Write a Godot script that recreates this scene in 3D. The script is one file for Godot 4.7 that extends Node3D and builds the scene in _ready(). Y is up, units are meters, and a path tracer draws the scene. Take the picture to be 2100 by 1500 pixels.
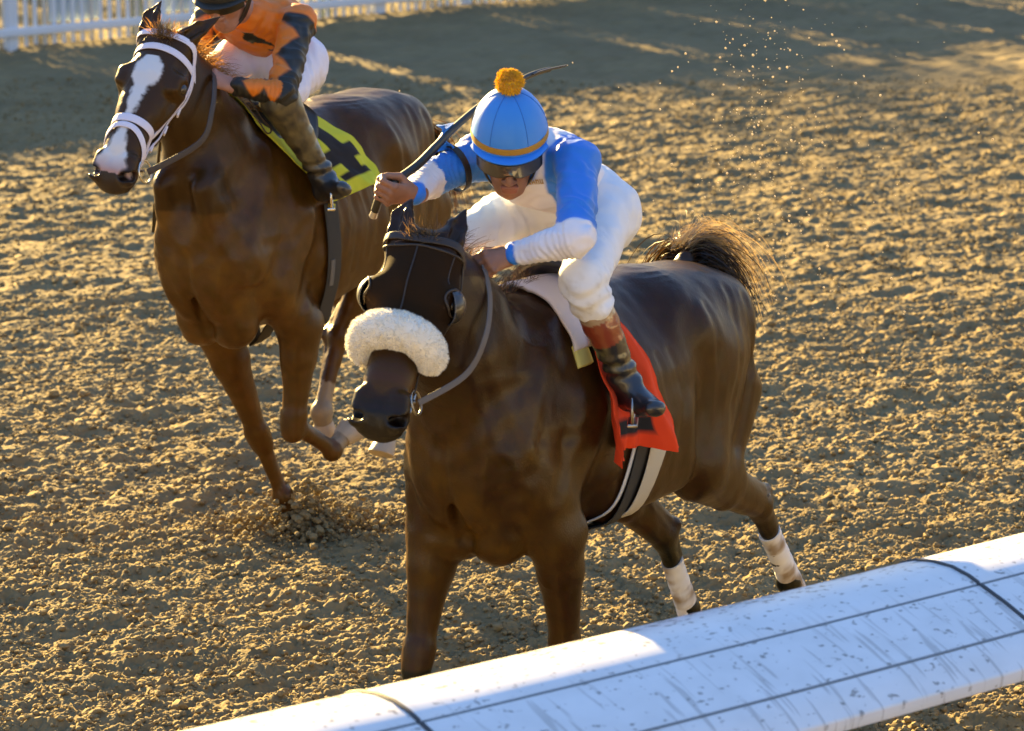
extends Node3D

# ---------------------------------------------------------------- implicit bodies
# A grid of distances; bones (tapered capsules of oval section) are joined with a smooth minimum and meshed as surface nets.
class Field:
	var lo: Vector3
	var h: float
	var nx: int
	var ny: int
	var nz: int
	var v := PackedFloat32Array()
	var r0 := PackedInt32Array()
	var r1 := PackedInt32Array()

	func _init(a: Vector3, b: Vector3, cell: float) -> void:
		lo = a
		h = cell
		nx = int(ceil((b.x - a.x) / h)) + 2
		ny = int(ceil((b.y - a.y) / h)) + 2
		nz = int(ceil((b.z - a.z) / h)) + 2
		v.resize(nx * ny * nz)
		v.fill(1.0)
		r0.resize(nx * ny)
		r0.fill(1 << 20)
		r1.resize(nx * ny)
		r1.fill(-1)

	func bone(a: Vector3, b: Vector3, ra: Vector2, rb: Vector2, k := 0.03, side := Vector3(0, 0, 1), carve := false) -> void:
		var d := b - a
		var dd := d.length_squared()
		var t := Vector3(1, 0, 0)
		if dd > 1e-8:
			t = d / sqrt(dd)
		else:
			dd = 1.0
			d = Vector3.ZERO
		var w := side - t * side.dot(t)
		if w.length_squared() < 1e-6:
			w = Vector3(0, 1, 0) - t * t.y
		w = w.normalized()
		var u := t.cross(w)
		var reach := maxf(maxf(ra.x, ra.y), maxf(rb.x, rb.y)) + k + 2.0 * h
		var reach2 := reach * reach
		var a2 := Vector2(a.x, a.y)
		var d2 := Vector2(d.x, d.y)
		var dd2 := maxf(d2.length_squared(), 1e-9)
		var mn := (Vector3(minf(a.x, b.x), minf(a.y, b.y), minf(a.z, b.z)) - lo - Vector3.ONE * reach) / h
		var mx := (Vector3(maxf(a.x, b.x), maxf(a.y, b.y), maxf(a.z, b.z)) - lo + Vector3.ONE * reach) / h
		var i0 := maxi(int(mn.x), 0)
		var i1 := mini(int(mx.x) + 1, nx - 1)
		var j0 := maxi(int(mn.y), 0)
		var j1 := mini(int(mx.y) + 1, ny - 1)
		var round_one := is_equal_approx(ra.x, ra.y) and is_equal_approx(rb.x, rb.y)
		for i in range(i0, i1 + 1):
			var px := lo.x + i * h
			for j in range(j0, j1 + 1):
				var py := lo.y + j * h
				var g := Vector2(px, py) - a2
				var s2 := clampf(g.dot(d2) / dd2, 0.0, 1.0)
				var e2 := (g - d2 * s2).length_squared()
				if e2 > reach2:
					continue
				var n0 := maxi(int((minf(a.z, b.z) - reach - lo.z) / h), 0)
				var n1 := mini(int((maxf(a.z, b.z) + reach - lo.z) / h) + 1, nz - 1)
				if absf(d.z) < 1e-6 or d2.length_squared() < 1e-9:
					var half := sqrt(reach2 - e2)
					n0 = maxi(int((minf(a.z, b.z) - half - lo.z) / h), 0)
					n1 = mini(int((maxf(a.z, b.z) + half - lo.z) / h) + 1, nz - 1)
				var row := i * ny + j
				if n0 < r0[row] and not carve:
					r0[row] = n0
				if n1 > r1[row] and not carve:
					r1[row] = n1
				var base := row * nz
				for n in range(n0, n1 + 1):
					var p := Vector3(px, py, lo.z + n * h) - a
					var s := clampf(p.dot(d) / dd, 0.0, 1.0)
					var q := p - d * s
					var l2 := q.length_squared()
					if l2 > reach2:
						continue
					var rv := lerpf(ra.x, rb.x, s)
					var dist: float
					if round_one:
						dist = sqrt(l2) - rv
					else:
						var rw := lerpf(ra.y, rb.y, s)
						var ru := minf(rv, rw)
						var cu := q.dot(t) / ru
						var cv := q.dot(u) / rv
						var cw := q.dot(w) / rw
						var k0 := sqrt(cu * cu + cv * cv + cw * cw)
						if k0 < 1e-4:
							dist = -ru
						else:
							cu /= ru
							cv /= rv
							cw /= rw
							dist = k0 * (k0 - 1.0) / sqrt(cu * cu + cv * cv + cw * cw)
					var at := base + n
					var old := v[at]
					if carve:
						var near := maxf(k - absf(old + dist), 0.0) / k
						v[at] = maxf(old, -dist) + near * near * k * 0.25
					else:
						var near := maxf(k - absf(old - dist), 0.0) / k
						v[at] = minf(old, dist) - near * near * k * 0.25

	# removes what lies on the side that n points to, within reach of c
	func cut(c: Vector3, n: Vector3, reach: float) -> void:
		for i in range(maxi(int((c.x - reach - lo.x) / h), 0), mini(int((c.x + reach - lo.x) / h) + 1, nx - 1) + 1):
			for j in range(maxi(int((c.y - reach - lo.y) / h), 0), mini(int((c.y + reach - lo.y) / h) + 1, ny - 1) + 1):
				var row := i * ny + j
				for m in range(maxi(int((c.z - reach - lo.z) / h), maxi(r0[row], 0)), mini(int((c.z + reach - lo.z) / h) + 1, r1[row]) + 1):
					var p := lo + Vector3(i, j, m) * h - c
					if p.length_squared() < reach * reach:
						v[row * nz + m] = maxf(v[row * nz + m], p.dot(n))

	func value(p: Vector3) -> float:
		var g := (p - lo) / h
		var i := int(floor(g.x))
		var j := int(floor(g.y))
		var n := int(floor(g.z))
		if i < 0 or j < 0 or n < 0 or i > nx - 2 or j > ny - 2 or n > nz - 2:
			return 1.0
		var fx := g.x - i
		var fy := g.y - j
		var fz := g.z - n
		var sx := ny * nz
		var c := i * sx + j * nz + n
		var a := lerpf(lerpf(v[c], v[c + sx], fx), lerpf(v[c + nz], v[c + nz + sx], fx), fy)
		var b := lerpf(lerpf(v[c + 1], v[c + sx + 1], fx), lerpf(v[c + nz + 1], v[c + nz + sx + 1], fx), fy)
		return lerpf(a, b, fz)

	# first point on the surface when going from p along dir (p outside)
	func snap(p: Vector3, dir: Vector3, far := 0.6) -> Vector3:
		var step := h * 0.6
		var s := 0.0
		while s < far:
			if value(p + dir * s) < 0.0:
				var a := s - step
				var b := s
				for i in 6:
					var m := (a + b) * 0.5
					if value(p + dir * m) < 0.0:
						b = m
					else:
						a = m
				return p + dir * b
			s += step
		return p + dir * far

	func grad(p: Vector3) -> Vector3:
		var e := h * 1.2
		return Vector3(value(p + Vector3(e, 0, 0)) - value(p - Vector3(e, 0, 0)), value(p + Vector3(0, e, 0)) - value(p - Vector3(0, e, 0)), value(p + Vector3(0, 0, e)) - value(p - Vector3(0, 0, e))).normalized()

	func surface() -> Array:
		var verts := PackedVector3Array()
		var idx := PackedInt32Array()
		var id := PackedInt32Array()
		id.resize(nx * ny * nz)
		id.fill(-1)
		var sx := ny * nz
		var cells := PackedInt32Array()
		for i in nx - 1:
			for j in ny - 1:
				var row := i * ny + j
				var n0 := mini(mini(r0[row], r0[row + 1]), mini(r0[row + ny], r0[row + ny + 1]))
				var n1 := maxi(maxi(r1[row], r1[row + 1]), maxi(r1[row + ny], r1[row + ny + 1]))
				if n1 < 0:
					continue
				n0 = maxi(n0 - 1, 0)
				n1 = mini(n1 + 1, nz - 2)
				for n in range(n0, n1 + 1):
					var c := row * nz + n
					var a := v[c]
					var b := v[c + sx]
					var e := v[c + nz]
					var f := v[c + nz + sx]
					var a1 := v[c + 1]
					var b1 := v[c + sx + 1]
					var e1 := v[c + nz + 1]
					var f1 := v[c + nz + sx + 1]
					var first := a < 0.0
					if (b < 0.0) == first and (e < 0.0) == first and (f < 0.0) == first and (a1 < 0.0) == first and (b1 < 0.0) == first and (e1 < 0.0) == first and (f1 < 0.0) == first:
						continue
					var sum := Vector3.ZERO
					var num := 0
					if (a < 0.0) != (b < 0.0): sum += Vector3(a / (a - b), 0, 0); num += 1
					if (e < 0.0) != (f < 0.0): sum += Vector3(e / (e - f), 1, 0); num += 1
					if (a1 < 0.0) != (b1 < 0.0): sum += Vector3(a1 / (a1 - b1), 0, 1); num += 1
					if (e1 < 0.0) != (f1 < 0.0): sum += Vector3(e1 / (e1 - f1), 1, 1); num += 1
					if (a < 0.0) != (e < 0.0): sum += Vector3(0, a / (a - e), 0); num += 1
					if (b < 0.0) != (f < 0.0): sum += Vector3(1, b / (b - f), 0); num += 1
					if (a1 < 0.0) != (e1 < 0.0): sum += Vector3(0, a1 / (a1 - e1), 1); num += 1
					if (b1 < 0.0) != (f1 < 0.0): sum += Vector3(1, b1 / (b1 - f1), 1); num += 1
					if (a < 0.0) != (a1 < 0.0): sum += Vector3(0, 0, a / (a - a1)); num += 1
					if (b < 0.0) != (b1 < 0.0): sum += Vector3(1, 0, b / (b - b1)); num += 1
					if (e < 0.0) != (e1 < 0.0): sum += Vector3(0, 1, e / (e - e1)); num += 1
					if (f < 0.0) != (f1 < 0.0): sum += Vector3(1, 1, f / (f - f1)); num += 1
					id[c] = verts.size()
					cells.append(c)
					verts.append(lo + (Vector3(i, j, n) + sum / num) * h)
		for c in cells:
			var i := c / sx
			var j := (c / nz) % ny
			var n := c % nz
			var low := v[c] < 0.0
			if j > 0 and n > 0 and (v[c + sx] < 0.0) != low:
				_quad(idx, id[c], id[c - nz], id[c - nz - 1], id[c - 1], low)
			if i > 0 and n > 0 and (v[c + nz] < 0.0) != low:
				_quad(idx, id[c], id[c - 1], id[c - 1 - sx], id[c - sx], low)
			if i > 0 and j > 0 and (v[c + 1] < 0.0) != low:
				_quad(idx, id[c], id[c - sx], id[c - sx - nz], id[c - nz], low)
		return [verts, idx]

	func _quad(idx: PackedInt32Array, a: int, b: int, c: int, d: int, flip: bool) -> void:
		if a < 0 or b < 0 or c < 0 or d < 0:
			return
		if flip:
			idx.append_array(PackedInt32Array([a, c, b, a, d, c]))
		else:
			idx.append_array(PackedInt32Array([a, b, c, a, c, d]))

# several [verts, idx] joined; color(p) gives linear colours, push(p, n) moves each vertex along its normal
func skin(pieces: Array, color = null, push = null) -> ArrayMesh:
	var verts := PackedVector3Array()
	var idx := PackedInt32Array()
	for s in pieces:
		var first := verts.size()
		verts.append_array(s[0])
		var more: PackedInt32Array = s[1]
		for i in more.size():
			more[i] += first
		idx.append_array(more)
	var normals := smooth_normals(verts, idx)
	if push != null:
		for i in verts.size():
			verts[i] += normals[i] * float(push.call(verts[i], normals[i]))
		normals = smooth_normals(verts, idx)
	var arrays := []
	arrays.resize(Mesh.ARRAY_MAX)
	arrays[Mesh.ARRAY_VERTEX] = verts
	arrays[Mesh.ARRAY_NORMAL] = normals
	arrays[Mesh.ARRAY_INDEX] = idx
	if color != null:
		var cols := PackedColorArray()
		cols.resize(verts.size())
		for i in verts.size():
			cols[i] = color.call(verts[i])
		arrays[Mesh.ARRAY_COLOR] = cols
	var m := ArrayMesh.new()
	m.add_surface_from_arrays(Mesh.PRIMITIVE_TRIANGLES, arrays)
	return m

func smooth_normals(verts: PackedVector3Array, idx: PackedInt32Array) -> PackedVector3Array:
	var out := PackedVector3Array()
	out.resize(verts.size())
	for i in range(0, idx.size(), 3):
		var a := idx[i]
		var b := idx[i + 1]
		var c := idx[i + 2]
		var n := (verts[c] - verts[a]).cross(verts[b] - verts[a])
		out[a] += n
		out[b] += n
		out[c] += n
	for i in out.size():
		out[i] = out[i].normalized()
	return out

# ---------------------------------------------------------------- swept and lofted shapes
class Shape:
	var verts := PackedVector3Array()
	var idx := PackedInt32Array()
	var cols := PackedColorArray()
	var uvs := PackedVector2Array()
	var hard := false

	# rings of equal length joined into a skin; the normal points outwards when rings run clockwise seen along the sweep
	func loft(rings: Array, closed := true, caps := true, col := Color.WHITE) -> void:
		var n: int = rings[0].size()
		var first := verts.size()
		for r in rings:
			for p in r:
				verts.append(p)
				cols.append(col)
		for k in rings.size() - 1:
			for i in (n if closed else n - 1):
				var a := first + k * n + i
				var b := first + k * n + (i + 1) % n
				idx.append_array(PackedInt32Array([a, b, a + n, b, b + n, a + n]))
		if caps and closed:
			for e in 2:
				var ring: Array = rings[0] if e == 0 else rings[-1]
				var c := Vector3.ZERO
				for p in ring:
					c += p
				var at := verts.size()
				for p in ring:
					verts.append(p)
					cols.append(col)
				verts.append(c / n)
				cols.append(col)
				for i in n:
					if e == 0:
						idx.append_array(PackedInt32Array([at + n, at + (i + 1) % n, at + i]))
					else:
						idx.append_array(PackedInt32Array([at + n, at + i, at + (i + 1) % n]))

	func tube(pts: Array, radii: Array, sides := 8, caps := true, flat := 1.0, up := Vector3(0, 1, 0), col := Color.WHITE) -> void:
		var rings := []
		var count := pts.size()
		var side := Vector3.ZERO
		for k in count:
			var t: Vector3 = (pts[mini(k + 1, count - 1)] - pts[maxi(k - 1, 0)]).normalized()
			var s := t.cross(up) if side == Vector3.ZERO else side - t * side.dot(t)
			if s.length_squared() < 1e-6:
				s = t.cross(Vector3(1, 0, 0.3))
			side = s.normalized()
			var o := side.cross(t)
			var r: float = radii[mini(k, radii.size() - 1)]
			var ring := []
			for i in sides:
				var a := TAU * i / sides
				ring.append(pts[k] + side * cos(a) * r + o * sin(a) * r * flat)
			rings.append(ring)
		loft(rings, true, caps, col)

	# a strap: width across (side) and thickness along the normals
	func strap(pts: Array, norms: Array, width: float, thick: float, col := Color.WHITE) -> void:
		var rings := []
		var count := pts.size()
		for k in count:
			var t: Vector3 = (pts[mini(k + 1, count - 1)] - pts[maxi(k - 1, 0)]).normalized()
			var n: Vector3 = norms[mini(k, norms.size() - 1)]
			n = (n - t * n.dot(t)).normalized()
			var s := t.cross(n) * width * 0.5
			var e := n * thick * 0.5
			var c := 0.75
			rings.append([pts[k] + s + e * 0.4, pts[k] + s * c + e, pts[k] - s * c + e, pts[k] - s + e * 0.4, pts[k] - s - e * 0.4, pts[k] - s * c - e, pts[k] + s * c - e, pts[k] + s - e * 0.4])
		loft(rings, true, true, col)

	# a strand: a thin two-sided ribbon that narrows to its tip
	func strand(pts: Array, width: float, side: Vector3, col := Color.WHITE) -> void:
		var first := verts.size()
		var count := pts.size()
		for k in count:
			var w := side * width * (1.0 - 0.85 * float(k) / (count - 1)) * 0.5
			verts.append(pts[k] - w)
			verts.append(pts[k] + w)
			cols.append(col)
			cols.append(col)
		for k in count - 1:
			var a := first + k * 2
			idx.append_array(PackedInt32Array([a, a + 1, a + 2, a + 1, a + 3, a + 2]))

	func box(c: Vector3, size: Vector3, basis := Basis.IDENTITY, bevel := 0.004, col := Color.WHITE) -> void:
		var e := size * 0.5
		bevel = minf(bevel, minf(e.x, minf(e.y, e.z)) * 0.45)
		var rings := []
		for row in [[-e.y, bevel], [-e.y + bevel, 0.0], [e.y - bevel, 0.0], [e.y, bevel]]:
			var x: float = e.x - row[1]
			var z: float = e.z - row[1]
			var ring := []
			for q in [[x, -z + bevel], [x, z - bevel], [x - bevel, z], [-x + bevel, z], [-x, z - bevel], [-x, -z + bevel], [-x + bevel, -z], [x - bevel, -z]]:
				ring.append(c + basis * Vector3(q[0], row[0], q[1]))
			rings.append(ring)
		loft(rings, true, true, col)

	func mesh(smooth := true) -> ArrayMesh:
		var arrays := []
		arrays.resize(Mesh.ARRAY_MAX)
		var nv := verts
		var ni := idx
		var nc := cols
		var nu := uvs
		if not smooth:
			nv = PackedVector3Array()
			ni = PackedInt32Array()
			nc = PackedColorArray()
			nu = PackedVector2Array()
			for i in idx.size():
				nv.append(verts[idx[i]])
				nc.append(cols[idx[i]])
				if uvs.size():
					nu.append(uvs[idx[i]])
				ni.append(i)
		var normals := PackedVector3Array()
		normals.resize(nv.size())
		for i in range(0, ni.size(), 3):
			var n := (nv[ni[i + 2]] - nv[ni[i]]).cross(nv[ni[i + 1]] - nv[ni[i]])
			for k in 3:
				normals[ni[i + k]] += n
		for i in normals.size():
			normals[i] = normals[i].normalized() if normals[i].length_squared() > 1e-20 else Vector3.UP
		arrays[Mesh.ARRAY_VERTEX] = nv
		arrays[Mesh.ARRAY_NORMAL] = normals
		arrays[Mesh.ARRAY_COLOR] = nc
		if nu.size():
			arrays[Mesh.ARRAY_TEX_UV] = nu
		arrays[Mesh.ARRAY_INDEX] = ni
		var m := ArrayMesh.new()
		m.add_surface_from_arrays(Mesh.PRIMITIVE_TRIANGLES, arrays)
		return m

# ---------------------------------------------------------------- naming
var taken := {}

func numbered(called: String) -> String:
	taken[called] = taken.get(called, -1) + 1
	return called if taken[called] == 0 else "%s_%03d" % [called, taken[called]]

func thing(called: String, label: String, category: String, at := Transform3D(), group := "") -> Node3D:
	var o := Node3D.new()
	o.name = numbered(called)
	add_child(o)
	o.transform = at
	o.set_meta("label", label)
	o.set_meta("category", category)
	if group:
		o.set_meta("group", group)
	return o

func put(called: String, mesh: Mesh, mat: Material, parent: Node, at := Transform3D(), label := "") -> MeshInstance3D:
	var o := MeshInstance3D.new()
	o.name = numbered(called) if parent == self else called
	o.mesh = mesh
	o.material_override = mat
	o.transform = at
	parent.add_child(o, true)
	if parent != self:
		var kids: int = parent.get_meta("count_" + called, 0)
		parent.set_meta("count_" + called, kids + 1)
		if kids:
			o.name = "%s_%03d" % [called, kids]
	if label:
		o.set_meta("label", label)
	return o

func mat(c: Color, rough := 0.7, vertex := false, metal := 0.0, spec := 0.5) -> StandardMaterial3D:
	var m := StandardMaterial3D.new()
	m.albedo_color = c.linear_to_srgb()
	m.roughness = rough
	m.metallic = metal
	m.metallic_specular = spec
	m.vertex_color_use_as_albedo = vertex
	return m

func noise(s: int, freq: float, kind := FastNoiseLite.TYPE_SIMPLEX_SMOOTH, octaves := 3) -> FastNoiseLite:
	var n := FastNoiseLite.new()
	n.seed = s
	n.frequency = freq
	n.noise_type = kind
	n.fractal_octaves = octaves
	n.fractal_type = FastNoiseLite.FRACTAL_FBM if octaves > 1 else FastNoiseLite.FRACTAL_NONE
	return n

func noise_texture(s: int, freq: float, size := 512, normal := 0.0, ramp: Gradient = null, octaves := 4) -> NoiseTexture2D:
	var t := NoiseTexture2D.new()
	t.width = size
	t.height = size
	t.seamless = true
	t.noise = noise(s, freq, FastNoiseLite.TYPE_SIMPLEX_SMOOTH, octaves)
	if normal > 0.0:
		t.as_normal_map = true
		t.bump_strength = normal
	if ramp:
		t.color_ramp = ramp
	return t

func gradient(stops: Array) -> Gradient:
	var g := Gradient.new()
	var offs := PackedFloat32Array()
	var cols := PackedColorArray()
	for s in stops:
		offs.append(s[0])
		cols.append((s[1] as Color).linear_to_srgb())
	g.offsets = offs
	g.colors = cols
	return g

# a fine weave or grain on any material, without UVs
func grain(m: StandardMaterial3D, s: int, scale: float, bump: float, freq := 0.06) -> StandardMaterial3D:
	m.uv1_triplanar = true
	m.uv1_scale = Vector3.ONE * scale
	m.normal_enabled = true
	m.normal_texture = noise_texture(s, freq, 256, bump)
	return m

func bez(pts: Array, count: int) -> Array:
	# Catmull-Rom through the points
	var out := []
	var n := pts.size()
	for k in count:
		var s := float(k) / (count - 1) * (n - 1)
		var i := mini(int(s), n - 2)
		var f := s - i
		var p0: Vector3 = pts[maxi(i - 1, 0)]
		var p1: Vector3 = pts[i]
		var p2: Vector3 = pts[i + 1]
		var p3: Vector3 = pts[mini(i + 2, n - 1)]
		out.append(p1.cubic_interpolate(p2, p0, p3, f))
	return out

func _ready() -> void:
	var cam := Camera3D.new()
	cam.name = "camera"
	cam.position = Vector3(0, 3.56, 0)
	cam.rotation.x = -deg_to_rad(12.6)
	cam.fov = 2.0 * rad_to_deg(atan(750.0 / 6700.0))
	cam.near = 0.5
	cam.far = 600.0
	# a long lens focused between the two horses
	var lens := CameraAttributesPhysical.new()
	lens.frustum_focal_length = 12.0 / tan(deg_to_rad(cam.fov * 0.5))
	lens.frustum_focus_distance = 10.9
	lens.frustum_near = 0.5
	lens.frustum_far = 600.0
	lens.exposure_aperture = 4.5
	lens.auto_exposure_enabled = false
	cam.attributes = lens
	add_child(cam)
	var env := Environment.new()
	env.background_mode = Environment.BG_SKY
	var sky := Sky.new()
	var psm := ProceduralSkyMaterial.new()
	psm.sky_top_color = Color(0.38, 0.53, 0.75)
	psm.sky_horizon_color = Color(0.90, 0.88, 0.78)
	psm.sky_curve = 0.15
	psm.ground_bottom_color = Color(0.25, 0.22, 0.17)
	psm.ground_horizon_color = Color(0.55, 0.52, 0.45)
	psm.sky_energy_multiplier = 0.56
	sky.sky_material = psm
	env.sky = sky
	env.tonemap_mode = Environment.TONE_MAPPER_LINEAR
	env.tonemap_exposure = 6.9
	env.sdfgi_enabled = true
	env.ssao_enabled = true
	env.ssil_enabled = true
	var we := WorldEnvironment.new()
	we.name = "world_environment"
	we.environment = env
	add_child(we)
	var sun := DirectionalLight3D.new()
	sun.name = "sun"
	sun.light_energy = 1.6
	sun.light_color = Color(1.0, 0.85, 0.54)
	sun.light_angular_distance = 0.5
	sun.shadow_enabled = true
	# low behind the track, a little to the left: shadows run towards the camera and to the right
	sun.rotation = Vector3(-deg_to_rad(15.0), deg_to_rad(180.0 + 28.0), 0)
	add_child(sun)

	var t0 := Time.get_ticks_msec()
	build_ground()
	build_rail()
	build_fence()
	tree(Vector3(-21.0, 0, -47.0), 7.5, 3.6, 141, "broad leafy tree standing far left behind the white fence")
	tree(Vector3(-16.0, 0, -50.0), 7.6, 4.0, 142, "tall leafy tree behind the left end of the white fence")
	tree(Vector3(-10.5, 0, -53.0), 8.0, 4.0, 143, "round leafy tree behind the middle of the white fence")
	tree(Vector3(-4.5, 0, -56.0), 9.0, 4.0, 144, "tallest leafy tree, behind the right end of the white fence")
	print("ground ", Time.get_ticks_msec() - t0)
	t0 = Time.get_ticks_msec()
	build_dark_horse()
	print("dark horse ", Time.get_ticks_msec() - t0)
	t0 = Time.get_ticks_msec()
	build_blue_rider()
	print("blue rider ", Time.get_ticks_msec() - t0)
	t0 = Time.get_ticks_msec()
	build_chestnut_horse()
	print("chestnut horse ", Time.get_ticks_msec() - t0)
	t0 = Time.get_ticks_msec()
	build_orange_rider()
	print("orange rider ", Time.get_ticks_msec() - t0)
	build_splash()

# ---------------------------------------------------------------- the track, its rail and fence
var hoof_prints: Array = []
var g_low := noise(101, 0.35)
var g_row := noise(102, 1.0, FastNoiseLite.TYPE_SIMPLEX_SMOOTH, 2)
var g_clod := noise(103, 19.0, FastNoiseLite.TYPE_CELLULAR, 1)
var g_print := noise(109, 2.6, FastNoiseLite.TYPE_CELLULAR, 1)
var g_fine := noise(104, 44.0, FastNoiseLite.TYPE_CELLULAR, 1)
var g_grit := noise(105, 60.0, FastNoiseLite.TYPE_SIMPLEX, 2)
var g_warp := noise(106, 5.0, FastNoiseLite.TYPE_SIMPLEX_SMOOTH, 2)

# harrowed dirt: furrows along the rail, clods and grit
func dirt_height(x: float, z: float, fine := true) -> float:
	# axes along and across the rail
	var a := x * 0.79 - z * 0.612
	var c := x * 0.612 + z * 0.79
	var wx := g_warp.get_noise_2d(x, z)
	var row := g_row.get_noise_2d(a * 0.9, c * 4.2 + wx * 0.5)
	var h := g_low.get_noise_2d(x, z) * 0.026 + row * 0.024
	if fine:
		var patch := clampf(0.55 + g_low.get_noise_2d(x * 3.0 + 50.0, z * 3.0) * 0.9, 0.15, 1.0)
		var d := clampf(1.0 + g_clod.get_noise_2d(x * 0.85 + wx * 0.06, z * 1.15), 0.0, 1.0)
		var e := clampf(1.0 + g_fine.get_noise_2d(x + wx * 0.04, z), 0.0, 1.0)
		var print_d := clampf(1.0 + g_print.get_noise_2d(x * 0.8, z * 1.0), 0.0, 1.0)
		h -= 0.026 * clampf(1.0 - print_d * 3.2, 0.0, 1.0) - 0.010 * exp(-pow((print_d - 0.34) * 14.0, 2.0))
		h += (1.0 - d * d * 2.2) * 0.0165 * patch + (1.0 - e * e * 2.0) * 0.0105 + g_grit.get_noise_2d(x, z) * 0.007
	return h

func ground_patch(arrays: Array, x0: float, x1: float, z0: float, z1: float, cell: float, drop: float, fine := true) -> void:
	var verts: PackedVector3Array = arrays[0]
	var idx: PackedInt32Array = arrays[1]
	var nx := int((x1 - x0) / cell)
	var nz := int((z1 - z0) / cell)
	var first := verts.size()
	for i in nx + 1:
		var x := lerpf(x0, x1, float(i) / nx)
		for j in nz + 1:
			var z := lerpf(z0, z1, float(j) / nz)
			verts.append(Vector3(x, dirt_height(x, z, fine) - drop, z))
	for i in nx:
		for j in nz:
			var a := first + i * (nz + 1) + j
			idx.append_array(PackedInt32Array([a, a + nz + 1, a + 1, a + nz + 1, a + nz + 2, a + 1]))
	arrays[0] = verts
	arrays[1] = idx

func build_ground() -> void:
	var arrays := [PackedVector3Array(), PackedInt32Array()]
	ground_patch(arrays, -2.3, 2.6, -13.2, -9.4, 0.0095, 0.0)
	ground_patch(arrays, -3.0, 3.3, -17.6, -13.18, 0.0145, 0.0)
	ground_patch(arrays, -4.6, 4.8, -26.0, -17.56, 0.026, 0.0)
	ground_patch(arrays, -9.0, 9.0, -44.0, -25.9, 0.07, 0.0)
	ground_patch(arrays, -200.0, 200.0, -200.0, 200.0, 4.0, 0.075, false)
	# the ground beside what the picture shows
	ground_patch(arrays, -6.5, -2.29, -13.2, -5.0, 0.03, 0.004)
	ground_patch(arrays, 2.59, 6.5, -13.2, -5.0, 0.03, 0.004)
	ground_patch(arrays, -2.3, 2.6, -9.42, -5.0, 0.025, 0.004)
	ground_patch(arrays, -7.5, -2.99, -17.6, -13.18, 0.034, 0.004)
	ground_patch(arrays, 3.29, 7.5, -17.6, -13.18, 0.034, 0.004)
	ground_patch(arrays, -10.0, -4.59, -26.0, -17.5, 0.05, 0.004)
	ground_patch(arrays, 4.79, 10.0, -26.0, -17.5, 0.05, 0.004)
	var m := grain(mat(Color.WHITE, 0.95, true, 0.0, 0.3), 107, 2.2, 1.2, 0.12)
	m.uv1_world_triplanar = true
	var tint := noise(108, 0.8)
	put("dirt_track", skin([arrays], func(p: Vector3) -> Color:
		var t := tint.get_noise_2d(p.x, p.z) * 0.5 + tint.get_noise_2d(p.x * 9.0, p.z * 9.0) * 0.5
		return Color(0.255, 0.193, 0.094).lerp(Color(0.180, 0.135, 0.066), clampf(0.5 + t, 0.0, 1.0))), m, self).set_meta("kind", "structure")
	# loose clods
	var r := RandomNumberGenerator.new()
	r.seed = 111
	scatter_clods("dirt_clods", "loose brown clods and crumbs lying over the harrowed dirt track", func(k: int) -> Transform3D:
		var z := -9.6 - pow(r.randf(), 1.25) * 17.0
		var half := -z * 0.175 + 0.15
		var x := r.randf_range(-half, half)
		var s := 0.0045 + 0.010 * pow(r.randf(), 3.0)
		if k % 40 == 0:
			s *= 1.8
		return Transform3D(Basis.from_euler(Vector3(r.randf() * TAU, r.randf() * TAU, r.randf() * TAU)).scaled(Vector3(1.0, 0.75, 1.0) * s), Vector3(x, dirt_height(x, z) + s * 0.35, z)), 60000, 112)

func build_splash() -> void:
	# dirt thrown up round the grounded hoof of the horse behind, and crumbs hanging in the air behind the front horse
	var hoof := horse_frame(BASE2, YAW2) * Vector3(-0.235, 0.0, 0.015)
	var r := RandomNumberGenerator.new()
	r.seed = 151
	scatter_clods("dirt_splash", "clods of brown dirt bursting up around the rear horse's front hoof", func(k: int) -> Transform3D:
		var a := r.randf() * TAU
		var d := absf(r.randfn()) * 0.15
		var flat := Vector3(cos(a) * 1.5, 0, sin(a)) * d + Vector3(0.06, 0, 0.02)
		var up := absf(r.randfn()) * 0.085 * exp(-d * 2.5) + 0.01
		var s := 0.0028 + 0.015 * pow(r.randf(), 4.0)
		return Transform3D(Basis.from_euler(Vector3(r.randf() * TAU, r.randf() * TAU, r.randf() * TAU)).scaled(Vector3(1.0, 0.8, 1.1) * s), hoof + flat + Vector3(0, up, 0)), 2600, 152, 0.35)
	var behind := horse_frame(BASE1, YAW1)
	scatter_clods("flying_dirt", "fine crumbs of dirt hanging in the air behind the front horse", func(k: int) -> Transform3D:
		var p := behind * Vector3(-1.35 - absf(r.randfn()) * 0.25, 1.85 + r.randfn() * 0.45, r.randfn() * 0.12)
		if k % 3 == 0:
			p = behind * Vector3(-1.0 - absf(r.randfn()) * 0.7, 1.5 + r.randfn() * 0.6, -0.1 + r.randfn() * 0.5)
		var s := 0.0012 + 0.0032 * pow(r.randf(), 3.0)
		return Transform3D(Basis.from_euler(Vector3(r.randf() * TAU, r.randf() * TAU, 0.0)).scaled(Vector3.ONE * s), p), 800, 153, 0.9)

func clod_mesh(seed_no: int) -> ArrayMesh:
	var s := SphereMesh.new()
	s.radius = 1.0
	s.height = 2.0
	s.radial_segments = 9
	s.rings = 5
	var a := s.get_mesh_arrays()
	var v: PackedVector3Array = a[Mesh.ARRAY_VERTEX]
	var n := noise(seed_no, 0.9, FastNoiseLite.TYPE_SIMPLEX, 2)
	for i in v.size():
		v[i] *= 1.0 + 0.55 * n.get_noise_3dv(v[i])
	return skin([[v, a[Mesh.ARRAY_INDEX]]])

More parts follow.
